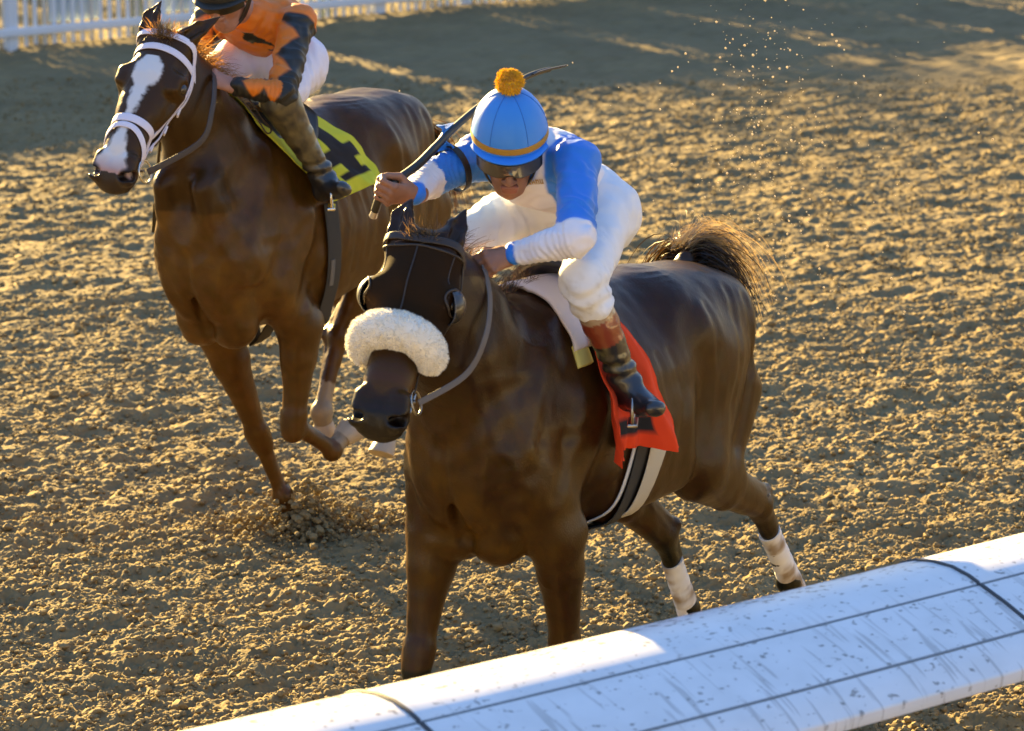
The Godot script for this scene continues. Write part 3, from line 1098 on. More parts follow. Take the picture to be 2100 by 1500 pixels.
var front_lines := [
	[[Vector2(0.0, 1.18), Vector2(0.0, 1.0), Vector2(0.0, 0.78)], 0.0072, 0.0210],
	[[Vector2(0.02, 0.86), Vector2(0.09, 0.88), Vector2(0.17, 1.02)], 0.0072, 0.0255],
	[[Vector2(0.0, 1.16), Vector2(0.08, 1.21), Vector2(0.17, 1.34)], 0.0060, 0.0270],
	[[Vector2(0.17, 1.12), Vector2(0.15, 1.00), Vector2(0.16, 0.90)], 0.0055, 0.0240]]

func furrow(p: Vector2, q: Array) -> float:
	var pts: Array = q[0]
	var best := 1.0
	for i in pts.size() - 1:
		var a: Vector2 = pts[i]
		var d: Vector2 = pts[i + 1] - a
		best = minf(best, p.distance_squared_to(a + d * clampf((p - a).dot(d) / d.length_squared(), 0.0, 1.0)))
	var w: float = q[2]
	if best > w * w * 9.0:
		return 0.0
	best = sqrt(best) / w
	return float(q[1]) * (-exp(-best * best) + 0.45 * exp(-pow(best - 1.7, 2.0) * 2.0))

func muscle_relief(world: Vector3, P: Dictionary) -> float:
	if world.y < 0.72:
		return 0.0
	var p: Vector3 = (P.trunk as Transform3D).affine_inverse() * world
	var sum := 0.0
	var z := absf(p.z)
	if z > 0.08 and p.x < 0.56:
		var s := Vector2(p.x, p.y)
		for q in side_lines:
			sum += furrow(s, q)
		sum *= clampf((z - 0.08) / 0.06, 0.0, 1.0)
		if p.x < -0.55:
			sum *= 0.6 * clampf((p.y - 0.93) / 0.16, 0.0, 1.0)
	if p.x > 0.22 and p.y < 1.4:
		var s := Vector2(z, p.y)
		var front := 0.0
		for q in front_lines:
			front += furrow(s, q)
		sum += front * clampf((p.x - 0.22) / 0.08, 0.0, 1.0)
	return sum

# veins and small muscle strands of a fit horse in hard work
var v_noise := noise(71, 3.2, FastNoiseLite.TYPE_SIMPLEX_SMOOTH, 2)
var m_noise := noise(72, 6.0, FastNoiseLite.TYPE_SIMPLEX_SMOOTH, 2)

func coat_relief(p: Vector3) -> float:
	var v := absf(v_noise.get_noise_3d(p.x * 1.4, p.y * 0.8, p.z * 1.2))
	var vein := exp(-v * v * 900.0) * clampf(0.4 + 1.8 * m_noise.get_noise_3dv(p * 0.35), 0.0, 1.0)
	var strand := m_noise.get_noise_3d(p.x * 2.2, p.y * 0.7, p.z * 2.2)
	return vein * 0.003 * clampf((p.x + 0.5) / 0.3, 0.0, 1.0) + strand * 0.0016 + v_noise.get_noise_3dv(p * 1.6) * 0.004

func hoof_mesh(s: float) -> ArrayMesh:
	# axis x: from the pastern down to the toe's ground face; the front of the hoof is +y
	var sh := Shape.new()
	var rings := []
	for row in [[-0.012, 0.036, 0.0], [0.0, 0.041, 0.0], [0.018, 0.046, 0.004], [0.04, 0.051, 0.009], [0.062, 0.055, 0.014], [0.066, 0.052, 0.014], [0.062, 0.042, 0.012]]:
		var ring := []
		for i in 20:
			var a := TAU * i / 20.0
			var r: float = row[1]
			var front := sin(a)
			ring.append(Vector3(row[0], row[2] + front * r * (1.05 if front > 0.0 else 0.9), -cos(a) * r) * s)
		rings.append(ring)
	sh.loft(rings)
	return sh.mesh()

func hoof_at(fe: Vector3, ho: Vector3, s: float, pitch := 0.0) -> Transform3D:
	var x := (ho - fe).normalized()
	var z := Vector3(0, 0, 1)
	var y := z.cross(x).normalized()
	var b := Basis(x, y, x.cross(y)) * Basis(Vector3(0, 0, 1), pitch)
	return Transform3D(b, ho - x * 0.012 * s)

# a point on the head: x along the face (0 poll, 0.6 lips), ang from the front of the face (0) to the horse's right (+90) or left (-90)
func on_head(f: Field, P: Dictionary, x: float, ang: float, off := 0.004) -> Array:
	var Hd: Transform3D = P.head
	var s: float = P.scale * P.get("head_scale", 1.0)
	var a := deg_to_rad(ang)
	var dir := Hd.basis * Vector3(0, cos(a), sin(a))
	var c := Hd * Vector3(x * s, -0.08 * s, 0)
	var p := f.snap(c + dir * 0.26, -dir, 0.25)
	return [p + dir * off, dir]

func on_body(f: Field, x: float, cy: float, ang: float, off := 0.004) -> Array:
	var a := deg_to_rad(ang)
	var dir := Vector3(0, cos(a), sin(a))
	var p := f.snap(Vector3(x, cy, 0) + dir * 0.62, -dir, 0.6)
	return [p + dir * off, dir]

func head_strap(f: Field, P: Dictionary, path: Array, width: float, thick := 0.004, count := 28, off := 0.004, sh: Shape = null) -> Shape:
	if sh == null:
		sh = Shape.new()
	var pts := []
	var norms := []
	for k in count:
		var s := float(k) / (count - 1) * (path.size() - 1)
		var i := mini(int(s), path.size() - 2)
		var q0: Vector2 = path[maxi(i - 1, 0)]
		var q1: Vector2 = path[i]
		var q2: Vector2 = path[i + 1]
		var q3: Vector2 = path[mini(i + 2, path.size() - 1)]
		var q := q1.cubic_interpolate(q2, q0, q3, s - i)
		var r := on_head(f, P, q.x, q.y, off)
		pts.append(r[0])
		norms.append(r[1])
	# even out small steps of the grid
	for pass_no in 2:
		for k in range(1, count - 1):
			pts[k] = (pts[k - 1] + pts[k] * 2.0 + pts[k + 1]) * 0.25
	sh.strap(pts, norms, width, thick)
	return sh

func ring(sh: Shape, c: Vector3, axis: Vector3, r: float, thick: float, seg := 28) -> void:
	var u := axis.cross(Vector3(0.3, 0.9, 0.2)).normalized()
	var w := axis.cross(u).normalized()
	var pts := []
	for i in seg + 1:
		var a := TAU * i / seg
		pts.append(c + u * cos(a) * r + w * sin(a) * r)
	sh.tube(pts, [thick], 7, false)

# cloth laid over the horse: grid of [x, cy, ang, lift] from callable at (u, v)
func drape(f: Field, nu: int, nv: int, where, color, thick := 0.004) -> ArrayMesh:
	var front := []
	var normals := []
	for i in nu + 1:
		var row := []
		var nrow := []
		for j in nv + 1:
			var q: Array = where.call(float(i) / nu, float(j) / nv)
			var r := on_body(f, q[0], q[1], q[2], q[3])
			row.append(r[0])
			nrow.append(r[1])
		front.append(row)
		normals.append(nrow)
	for pass_no in 2:
		for i in range(1, nu):
			for j in range(1, nv):
				front[i][j] = (front[i][j] * 4.0 + front[i - 1][j] + front[i + 1][j] + front[i][j - 1] + front[i][j + 1]) / 8.0
	var sh := Shape.new()
	for side in 2:
		for i in nu + 1:
			for j in nv + 1:
				sh.verts.append(front[i][j] - normals[i][j] * thick * side)
				sh.cols.append(color.call(float(i) / nu, float(j) / nv))
	var stride := nv + 1
	var back := (nu + 1) * stride
	for i in nu:
		for j in nv:
			var a := i * stride + j
			sh.idx.append_array(PackedInt32Array([a, a + 1, a + stride, a + 1, a + stride + 1, a + stride]))
			sh.idx.append_array(PackedInt32Array([back + a, back + a + stride, back + a + 1, back + a + 1, back + a + stride, back + a + stride + 1]))
	for i in nu:
		for j in [0, nv]:
			var a: int = i * stride + j
			sh.idx.append_array(PackedInt32Array([a, a + stride, back + a, a + stride, back + a + stride, back + a]))
	for j in nv:
		for i in [0, nu]:
			var a: int = i * stride + j
			sh.idx.append_array(PackedInt32Array([a, back + a, a + 1, a + 1, back + a, back + a + 1]))
	# wind the two faces so that the front looks outwards
	var n := (sh.verts[stride] - sh.verts[0]).cross(sh.verts[1] - sh.verts[0])
	if n.dot(normals[0][0]) < 0.0:
		for k in range(0, sh.idx.size(), 3):
			var t := sh.idx[k + 1]
			sh.idx[k + 1] = sh.idx[k + 2]
			sh.idx[k + 2] = t
	return sh.mesh()

# many strands from root points: each [root, direction, length, width]; curl and droop bend them
func hair(strands: Array, droop: float, curl: float, seed_no: int, segs := 6, col := Color.WHITE, vary := 0.35) -> ArrayMesh:
	var r := RandomNumberGenerator.new()
	r.seed = seed_no
	var sh := Shape.new()
	for q in strands:
		var p: Vector3 = q[0]
		var d: Vector3 = (q[1] as Vector3).normalized()
		var step: float = q[2] / segs
		var pts := [p]
		var bend := Vector3(r.randf_range(-1, 1), r.randf_range(-1, 1), r.randf_range(-1, 1)) * curl
		for k in segs:
			d = (d + Vector3(0, -droop / segs, 0) + bend / segs).normalized()
			p += d * step
			pts.append(p)
		var side := d.cross(Vector3(r.randf_range(-1, 1), r.randf_range(-1, 1), r.randf_range(-1, 1))).normalized()
		var c := col * r.randf_range(1.0 - vary, 1.0 + vary)
		c.a = 1.0
		sh.strand(pts, q[3], side, c)
	return sh.mesh()

# a soft roll of fleece: tube through points with a fuzzy pile
func fleece(pts: Array, radii: Array, seed_no: int, pile: float, count: int, col: Color) -> ArrayMesh:
	var r := RandomNumberGenerator.new()
	r.seed = seed_no
	var n := noise(seed_no, 22.0, FastNoiseLite.TYPE_SIMPLEX_SMOOTH, 2)
	var sh := Shape.new()
	sh.tube(pts, radii, 26, true, 1.0, Vector3(0.2, 1, 0.1), col)
	var normals := smooth_normals(sh.verts, sh.idx)
	for i in sh.verts.size():
		sh.verts[i] += normals[i] * n.get_noise_3dv(sh.verts[i]) * pile * 0.7
	var base_tris := sh.idx.size() / 3
	for k in count:
		var t := r.randi_range(0, base_tris - 1) * 3
		var a := sh.verts[sh.idx[t]]
		var b := sh.verts[sh.idx[t + 1]]
		var c := sh.verts[sh.idx[t + 2]]
		var u := r.randf()
		var w := r.randf()
		if u + w > 1.0:
			u = 1.0 - u
			w = 1.0 - w
		var p := a + (b - a) * u + (c - a) * w
		var nn := (normals[sh.idx[t]] + Vector3(r.randf_range(-1, 1), r.randf_range(-1, 1), r.randf_range(-1, 1)) * 0.45).normalized()
		var side := nn.cross(Vector3(r.randf_range(-1, 1), r.randf_range(-1, 1), r.randf_range(-1, 1))).normalized()
		sh.strand([p - nn * 0.002, p + nn * pile * r.randf_range(0.5, 1.1)], pile * 0.42, side, col * r.randf_range(0.85, 1.1))
	return sh.mesh()

const YAW1 := 33.0
const BASE1 := Vector3(0.046, 0, -9.97)
const YAW2 := 27.0
const BASE2 := Vector3(-0.986, 0, -12.629)

func dark_pose() -> Dictionary:
	var P := {}
	P.scale = 1.0
	P.lo = Vector3(-1.95, 0.0, -0.62)
	P.hi = Vector3(0.80, 1.95, 0.62)
	P.trunk = Transform3D(Basis(), Vector3(0, 0, -0.008))
	P.neck = [[Vector3(0.20, 1.27, -0.01), Vector2(0.25, 0.15)], [Vector3(0.40, 1.50, -0.02), Vector2(0.185, 0.11)], [Vector3(0.49, 1.63, -0.015), Vector2(0.15, 0.09)], [Vector3(0.545, 1.71, -0.02), Vector2(0.12, 0.08)]]
	P.head = head_frame(Vector3(0.585, 1.84, -0.01), Vector3(0.94, 1.34, -0.075), 18.0)
	P.head_scale = 1.03
	P.head_width = 1.2
	P.throat = [[Vector3(0.57, 1.72, -0.02), Vector3(0.47, 1.58, -0.01), Vector2(0.10, 0.07), Vector2(0.10, 0.07)]]
	P.ears = [
		[Vector3(-0.012, -0.04, 0.060), Vector3(-0.065, -0.04, 0.070), Vector3(-0.122, -0.045, 0.058), Vector3(0.1, 0.8, 0.5)],
		[Vector3(-0.012, -0.04, -0.060), Vector3(-0.06, -0.045, -0.068), Vector3(-0.122, -0.055, -0.078), Vector3(0.1, 0.8, -0.5)]]
	P.fore = [
		[Vector3(0.30, 1.04, 0.13), Vector3(0.30, 0.85, 0.14), Vector3(0.42, 0.46, 0.13), Vector3(0.53, 0.18, 0.14), Vector3(0.61, 0.07, 0.14)],
		[Vector3(0.24, 1.04, -0.165), Vector3(0.14, 0.85, -0.205), Vector3(0.06, 0.44, -0.185), Vector3(-0.02, 0.17, -0.18), Vector3(0.05, 0.06, -0.18)]]
	P.hind = [
		[Vector3(-0.85, 1.22, 0.12), Vector3(-0.62, 0.87, 0.14), Vector3(-1.03, 0.52, 0.10), Vector3(-1.21, 0.22, 0.10), Vector3(-1.27, 0.10, 0.10)],
		[Vector3(-0.86, 1.22, -0.14), Vector3(-0.72, 0.88, -0.20), Vector3(-1.25, 0.62, -0.155), Vector3(-1.53, 0.27, -0.125), Vector3(-1.65, 0.15, -0.125)]]
	P.tail = [Vector3(-0.99, 1.43, 0.0), Vector3(-1.04, 1.50, 0.03), Vector3(-1.09, 1.52, 0.06)]
	return P

func chestnut_pose() -> Dictionary:
	var P := {}
	var s := 0.99
	P.scale = s
	P.lo = Vector3(-2.0, 0.0, -0.66)
	P.hi = Vector3(0.85, 2.25, 0.66)
	P.trunk = Transform3D(Basis(Vector3(0, 0, 1), deg_to_rad(-5.0)), Vector3(0.0, 0.15, -0.025)).scaled_local(Vector3(1.04, 1.0, 1.0))
	P.neck = [[Vector3(0.17, 1.40, -0.02), Vector2(0.25, 0.155)], [Vector3(0.37, 1.66, 0), Vector2(0.205, 0.125)], [Vector3(0.49, 1.85, 0.015), Vector2(0.165, 0.10)], [Vector3(0.56, 1.97, 0.025), Vector2(0.135, 0.09)]]
	P.head = head_frame(Vector3(0.614, 2.125, 0.03), Vector3(0.985, 1.645, 0.05), 6.0)
	P.head_scale = 1.06
	P.head_width = 1.2
	P.throat = [[Vector3(0.58, 1.98, 0.025), Vector3(0.48, 1.80, 0.01), Vector2(0.11, 0.075), Vector2(0.12, 0.08)]]
	P.ears = [
		[Vector3(-0.015, -0.035, 0.060), Vector3(-0.068, -0.03, 0.072), Vector3(-0.135, -0.035, 0.062), Vector3(0.1, 0.8, 0.4)],
		[Vector3(-0.015, -0.04, -0.062), Vector3(-0.062, -0.045, -0.088), Vector3(-0.125, -0.055, -0.130), Vector3(0.1, 0.8, -0.3)]]
	P.fore = [
		[Vector3(0.27, 1.15, 0.12), Vector3(0.11, 0.90, 0.135), Vector3(-0.10, 0.41, 0.085), Vector3(-0.19, 0.155, 0.035), Vector3(-0.235, 0.03, 0.015)],
		[Vector3(0.24, 1.16, -0.17), Vector3(0.04, 0.92, -0.20), Vector3(0.085, 0.535, -0.185), Vector3(-0.15, 0.38, -0.225), Vector3(-0.23, 0.43, -0.235)]]
	P.hind = [
		[Vector3(-0.96, 1.36, 0.14), Vector3(-0.80, 0.98, 0.19), Vector3(-1.24, 0.64, 0.13), Vector3(-1.26, 0.24, 0.12), Vector3(-1.20, 0.14, 0.12)],
		[Vector3(-0.92, 1.36, -0.14), Vector3(-0.60, 1.10, -0.20), Vector3(-0.43, 0.78, -0.10), Vector3(-0.28, 0.50, -0.10), Vector3(-0.30, 0.43, -0.10)]]
	P.tail = [Vector3(-1.16, 1.52, 0), Vector3(-1.25, 1.54, 0), Vector3(-1.33, 1.50, 0)]
	return P

func eye_parts(root: Node3D, P: Dictionary) -> void:
	var s: float = P.scale * P.get("head_scale", 1.0)
	var wide: float = P.get("head_width", 1.0)
	var m := mat(Color(0.012, 0.007, 0.004), 0.08)
	m.clearcoat_enabled = true
	m.clearcoat = 1.0
	for z in [-1.0, 1.0]:
		var ball := SphereMesh.new()
		ball.radius = 0.0215 * s
		ball.height = 0.043 * s
		ball.radial_segments = 20
		ball.rings = 12
		put("eye", ball, m, root, Transform3D(Basis(), P.head * (Vector3(0.182, -0.056, 0.099 * wide * z) * s)))

func leg_wrap(a: Vector3, b: Vector3, r0: float, r1: float, seed_no: int) -> ArrayMesh:
	# a bandage wound in overlapping turns
	var sh := Shape.new()
	var r := RandomNumberGenerator.new()
	r.seed = seed_no
	var turns := 7
	var pts := []
	var radii := []
	for k in turns * 4 + 1:
		var s := float(k) / (turns * 4)
		pts.append(a.lerp(b, s))
		radii.append(lerpf(r0, r1, s) + (0.0025 if k % 4 < 3 else -0.0005) + 0.003 * pow(absf(s - 0.5) * 2.0, 3.0))
	sh.tube(pts, radii, 20, true, 1.15, Vector3(1, 0.2, 0.1))
	var n := noise(seed_no, 9.0)
	for i in sh.cols.size():
		var p := sh.verts[i]
		var dirt := clampf(n.get_noise_3dv(p) * 2.2 + (p - a).length() / (b - a).length() * 0.9 - 0.25, 0.0, 1.0)
		sh.cols[i] = Color(0.74, 0.73, 0.70).lerp(Color(0.30, 0.22, 0.13), dirt)
	return sh.mesh()

var body1: Field
var head1: Field
var body2: Field
var head2: Field

func build_dark_horse() -> void:
	var at := horse_frame(BASE1, YAW1)
	var P := dark_pose()
	body1 = horse_body(P)
	head1 = horse_head(P)
	var root := thing("horse", "dark bay racehorse with white fleece nose roll and orange number cloth, galloping nearest the rail", "horse", at)
	var coat := grain(mat(Color.WHITE, 0.32, true, 0.0, 0.34), 5, 5.0, 1.0, 0.09)
	var n := noise(3, 3.5)
	var inv: Transform3D = (P.head as Transform3D).affine_inverse()
	var m := skin([body1.surface(), head1.surface()], func(p: Vector3) -> Color:
		var c := Color(0.042, 0.0185, 0.0045)
		var tan_part := clampf(n.get_noise_3dv(p) * 1.4 + 0.35, 0.0, 1.0) * clampf((p.x + 0.1) / 0.4, 0.0, 1.0)
		c = c.lerp(Color(0.085, 0.041, 0.008), tan_part * 0.7)
		c = c.lerp(Color(0.018, 0.009, 0.005), clampf((p.y - 1.30) / 0.25, 0.0, 1.0) * 0.7)
		c = c * (1.0 + 0.35 * n.get_noise_3dv(p * 4.0))
		if p.y < 0.78 and (p.x < -0.9 or p.y < 0.44):
			c = c.lerp(Color(0.010, 0.008, 0.006), clampf((0.62 - p.y) / 0.14, 0.0, 1.0))
		if p.x > 0.5 and p.y > 1.2:
			var q := inv * p
			c = Color(0.028, 0.014, 0.005)
			c = c.lerp(Color(0.065, 0.030, 0.009), clampf((q.x - 0.36) / 0.1, 0.0, 1.0) * clampf((0.53 - q.x) / 0.06, 0.0, 1.0) * 0.8)
			c = c.lerp(Color(0.017, 0.013, 0.010), clampf((q.x - 0.50) / 0.07, 0.0, 1.0) * 0.85)
		var nq := inv * p / 1.03
		if nq.x > 0.53 and nq.x < 0.6:
			var nd := Vector3(nq.x - 0.562, nq.y + 0.027, absf(nq.z) - 0.062).length()
			c = c.lerp(Color(0.004, 0.003, 0.003), clampf((0.030 - nd) / 0.01, 0.0, 1.0))
		c.a = 1.0
		return c, func(p: Vector3, _nn: Vector3) -> float:
		return muscle_relief(p, P) + coat_relief(p) * (0.35 if p.x > 0.55 and p.y > 1.3 else 1.0))
	put("body", m, coat, root)
	eye_parts(root, P)
	var hoof_mat := grain(mat(Color(0.05, 0.045, 0.04), 0.5), 6, 8.0, 0.8)
	var hoof := hoof_mesh(1.0)
	for k in 2:
		for leg in [P.fore[k], P.hind[k]]:
			put("hoof", hoof, hoof_mat, root, hoof_at(leg[3], leg[4], 1.0))
	var wrap_mat := grain(mat(Color.WHITE, 0.9, true), 7, 30.0, 0.8)
	for k in 2:
		var leg: Array = P.hind[k]
		put("leg_wrap", leg_wrap((leg[2] as Vector3).lerp(leg[3], 0.34), (leg[3] as Vector3).lerp(leg[4], 0.55), 0.032, 0.038, 11 + k), wrap_mat, root)
	# mane, forelock and tail
	var r := RandomNumberGenerator.new()
	r.seed = 21
	var hair_mat := mat(Color.WHITE, 0.35, true)
	hair_mat.backlight_enabled = true
	hair_mat.backlight = Color(1.0, 0.92, 0.75)
	var st := []
	for k in 520:
		var s := r.randf()
		var p := Vector3(0.02, 1.60, 0.0).lerp(Vector3(0.55, 1.84, -0.01), s) + Vector3(0, 0.03 * sin(s * PI), r.randf_range(-0.018, 0.018))
		p = body1.snap(p + Vector3(-0.05, 0.16, 0), Vector3(0.1, -1, 0).normalized(), 0.4) + Vector3(0, -0.008, 0)
		st.append([p, Vector3(-0.55, r.randf_range(0.4, 1.0), r.randf_range(-0.4, 0.7)), r.randf_range(0.05, 0.13), 0.0035])
	put("mane", hair(st, 0.9, 0.7, 22, 5, Color(0.13, 0.088, 0.048), 0.8), hair_mat, root)  # lightened colour imitates the golden glow of backlit mane hair
	st = []
	for k in 160:
		var a := on_head(head1, P, r.randf_range(0.0, 0.03), r.randf_range(-28, 28), -0.004)
		st.append([a[0], (P.head as Transform3D).basis * Vector3(r.randf_range(-1.0, 0.1), 0.55, r.randf_range(-0.6, 0.6)), r.randf_range(0.03, 0.075), 0.003])
	put("forelock", hair(st, 0.2, 0.8, 23, 5, Color(0.16, 0.11, 0.06), 0.8), hair_mat, root)  # backlit glow put into the lighter hair colour
	st = []
	for k in 500:
		var s := r.randf()
		var a := r.randf() * TAU
		var p: Vector3 = (P.tail[0] as Vector3).lerp(P.tail[1], s * 2.0) if s < 0.5 else (P.tail[1] as Vector3).lerp(P.tail[2], s * 2.0 - 1.0)
		st.append([p + Vector3(0, sin(a), cos(a)) * 0.024, Vector3(-0.5, 0.05 + 0.3 * sin(a), 0.7 * cos(a)), r.randf_range(0.12, 0.26), 0.005])
	for k in 2400:
		var s := r.randf()
		var p: Vector3 = (P.tail[0] as Vector3).lerp(P.tail[2], s) + Vector3(r.randf_range(-0.02, 0.02), r.randf_range(-0.02, 0.045), r.randf_range(-0.035, 0.035))
		st.append([p, Vector3(r.randf_range(-0.8, -0.15), r.randf_range(0.08, 0.45), r.randf_range(-0.55, 1.15)), r.randf_range(0.20, 0.38), 0.006])
	put("tail", hair(st, 2.7, 0.4, 24, 8, Color(0.045, 0.028, 0.016)), hair_mat, root)
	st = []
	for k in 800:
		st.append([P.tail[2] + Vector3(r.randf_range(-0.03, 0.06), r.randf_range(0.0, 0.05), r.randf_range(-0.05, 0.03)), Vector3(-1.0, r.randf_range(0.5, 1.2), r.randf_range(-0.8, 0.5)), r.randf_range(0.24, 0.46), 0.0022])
	put("tail_glow_fringe", hair(st, 2.5, 0.6, 25, 8, Color(0.34, 0.27, 0.165)), hair_mat, root)  # pale strands added so the tail edge seems to glow against the sun

	build_dark_tack(at, P)

func bit_rings(sh: Shape, P: Dictionary, x: float, y: float, z: float, r: float, tilt := 0.0) -> void:
	var Hd: Transform3D = P.head
	var s: float = P.scale * P.get("head_scale", 1.0)
	var wide: float = P.get("head_width", 1.0)
	for side in [-1.0, 1.0]:
		ring(sh, Hd * (Vector3(x, y, z * wide * side) * s), (Hd.basis * Vector3(tilt, 0.25, side)).normalized(), r, 0.0042)
	sh.tube([Hd * (Vector3(x, y + 0.005, -z * wide) * s), Hd * (Vector3(x + 0.02, y + 0.008, 0) * s), Hd * (Vector3(x, y + 0.005, z * wide) * s)], [0.006], 8)

func build_dark_tack(at: Transform3D, P: Dictionary) -> void:
	var Hd: Transform3D = P.head
	var s: float = P.scale * P.head_scale
	var leather := grain(mat(Color(0.030, 0.019, 0.012), 0.45), 31, 25.0, 0.7)
	var rubber := grain(mat(Color(0.12, 0.10, 0.085), 0.6), 32, 40.0, 0.9)
	var metal := mat(Color(0.34, 0.33, 0.31), 0.3, false, 1.0)
	# blinker hood
	var hood := thing("blinker_hood", "black-brown blinker hood with two eye cups on the dark bay horse's head", "blinkers", at)
	var cloth := grain(mat(Color(0.024, 0.0125, 0.0055), 0.9, false, 0.0, 0.2), 33, 40.0, 1.2)
	cloth.rim_enabled = true
	cloth.rim = 0.1
	var rows := []
	var sh := Shape.new()
	for i in 25:
		var x := lerpf(0.042, 0.285, i / 24.0)
		var row := []
		for j in 41:
			var ang := lerpf(-104.0, 104.0, j / 40.0)
			var dip := 0.02 * cos(deg_to_rad(ang)) if i == 24 else 0.0
			row.append(on_head(head1, P, x - dip, ang, 0.0075 + 0.002 * sin(x * 50.0 + ang * 0.07))[0])
		rows.append(row)
	for pass_no in 2:
		for i in range(1, 24):
			for j in range(1, 40):
				rows[i][j] = (rows[i][j] * 2.0 + rows[i - 1][j] + rows[i + 1][j] + rows[i][j - 1] + rows[i][j + 1]) / 6.0
	sh.loft(rows, false, false)
	# the eye openings
	var kept := PackedInt32Array()
	for k in range(0, sh.idx.size(), 3):
		var cell := sh.idx[k]
		var hx := lerpf(0.042, 0.285, float(cell / 41) / 24.0)
		var ha := absf(lerpf(-104.0, 104.0, float(cell % 41) / 40.0))
		if pow((hx - 0.180) / 0.034, 2.0) + pow((ha - 76.0) / 19.0, 2.0) > 1.0:
			kept.append_array(PackedInt32Array([sh.idx[k], sh.idx[k + 1], sh.idx[k + 2]]))
	sh.idx = kept
	put("hood", sh.mesh(), cloth, hood)
	var edge := Shape.new()
	for j in [0, 40]:
		var pts := []
		for i in 25:
			pts.append(rows[i][j])
		edge.tube(pts, [0.0045], 6)
	for i in [0, 24]:
		edge.tube(rows[i], [0.0045], 6)
	for z in [-1.0, 1.0]:
		var hole := []
		for k in 33:
			var a := TAU * k / 32.0
			hole.append(on_head(head1, P, 0.180 + 0.037 * cos(a), (76.0 + 21.0 * sin(a)) * z, 0.008)[0])
		for k in range(1, 32):
			hole[k] = (hole[k - 1] + hole[k] * 2.0 + hole[k + 1]) * 0.25
		edge.tube(hole, [0.004], 6, false)
	var crown := []
	for i in 25:
		crown.append(rows[i][20] + (Hd.basis.y as Vector3) * 0.001)
	edge.tube(crown, [0.0028], 5)
	for j in [8, 32]:
		var seam_line := []
		for i in 25:
			seam_line.append(rows[i][j])
		edge.tube(seam_line.slice(0, 10), [0.0024], 5)
	put("piping", edge.mesh(), leather, hood)
	var cup_mat := mat(Color(0.010, 0.009, 0.009), 0.16)
	cup_mat.clearcoat_enabled = true
	for z in [-1.0, 1.0]:
		var c := Vector3(0.182, -0.064, 0.090 * P.head_width * z)
		var cup := Shape.new()
		var shell := []
		for i in 11:
			var row := []
			var a := lerpf(0.0, 1.6, i / 10.0)
			for j in 25:
				var w := TAU * j / 24.0
				# axis points backwards and outwards from the eye
				var turn := aim(Vector3.ZERO, Vector3(-0.42, -0.55, 0.72 * z), Vector3(0, 1, 0)).basis
				var d := turn * Vector3(cos(a), sin(a) * cos(w), sin(a) * sin(w) * z)
				row.append(Hd * ((c + d * Vector3(0.056, 0.056, 0.054)) * s))
			shell.append(row)
		cup.loft(shell, false, false)
		var o := put("eye_cup", cup.mesh(), cup_mat, hood)
		var lip := Shape.new()
		lip.tube(shell[-1], [0.0028], 7, false)
		put("rim", lip.mesh(), mat(Color(0.07, 0.07, 0.075), 0.12), o)
	# bridle
	var bridle := thing("bridle", "dark leather bridle with a thick white fleece nose roll on the front horse", "bridle", at)
	var st := head_strap(head1, P, [Vector2(0.06, -105), Vector2(0.015, -60), Vector2(0.02, 0), Vector2(0.015, 60), Vector2(0.06, 105)], 0.024, 0.005, 30, 0.012)
	put("headpiece", st.mesh(), leather, bridle)
	for z in [-1.0, 1.0]:
		st = head_strap(head1, P, [Vector2(0.03, 86 * z), Vector2(0.10, 98 * z), Vector2(0.22, 102 * z), Vector2(0.34, 98 * z), Vector2(0.455, 98 * z)], 0.018, 0.005, 26, 0.011)
		put("cheekpiece", st.mesh(), leather, bridle)
		st = head_strap(head1, P, [Vector2(0.05, 100 * z), Vector2(0.08, 124 * z), Vector2(0.15, 150 * z), Vector2(0.19, 175 * z)], 0.013, 0.004, 20, 0.008)
		put("throat_latch", st.mesh(), leather, bridle)
	# the fleece roll
	var roll := []
	var radii := []
	for k in 33:
		var u := lerpf(-1.0, 1.0, k / 32.0)
		var r := 0.054 - 0.010 * u * u
		if k == 0 or k == 32:
			r *= 0.45
		elif k == 1 or k == 31:
			r *= 0.8
		var q := on_head(head1, P, 0.316 + 0.055 * u * u, 100.0 * u, 0.024)
		roll.append(q[0])
		radii.append(r)
	for pass_no in 3:
		for k in range(1, 32):
			roll[k] = (roll[k - 1] + roll[k] * 2.0 + roll[k + 1]) * 0.25
	var wool := mat(Color.WHITE, 0.95, true)
	wool.rim_enabled = true
	wool.rim = 0.6
	wool.backlight_enabled = true
	wool.backlight = Color(0.4, 0.4, 0.38)
	put("fleece_noseband", fleece(roll, radii, 41, 0.008, 14000, Color(0.86, 0.82, 0.72)), wool, bridle)
	st = head_strap(head1, P, [Vector2(0.40, 108), Vector2(0.425, 140), Vector2(0.43, 180), Vector2(0.425, 220), Vector2(0.40, 252)], 0.018, 0.005, 26, 0.006)
	put("chin_strap", st.mesh(), leather, bridle)
	sh = Shape.new()
	bit_rings(sh, P, 0.475, -0.098, 0.066, 0.036, -0.25)
	put("bit_ring", sh.mesh(), metal, bridle)
	sh = Shape.new()
	for k in 3:
		var q := on_head(head1, P, 0.46 + 0.02 * k, -112.0, 0.016)
		sh.box(q[0], Vector3(0.022, 0.008, 0.028), Basis(Hd.basis.x, q[1], (Hd.basis.x as Vector3).cross(q[1])), 0.002)
	put("buckle", sh.mesh(), metal, bridle)
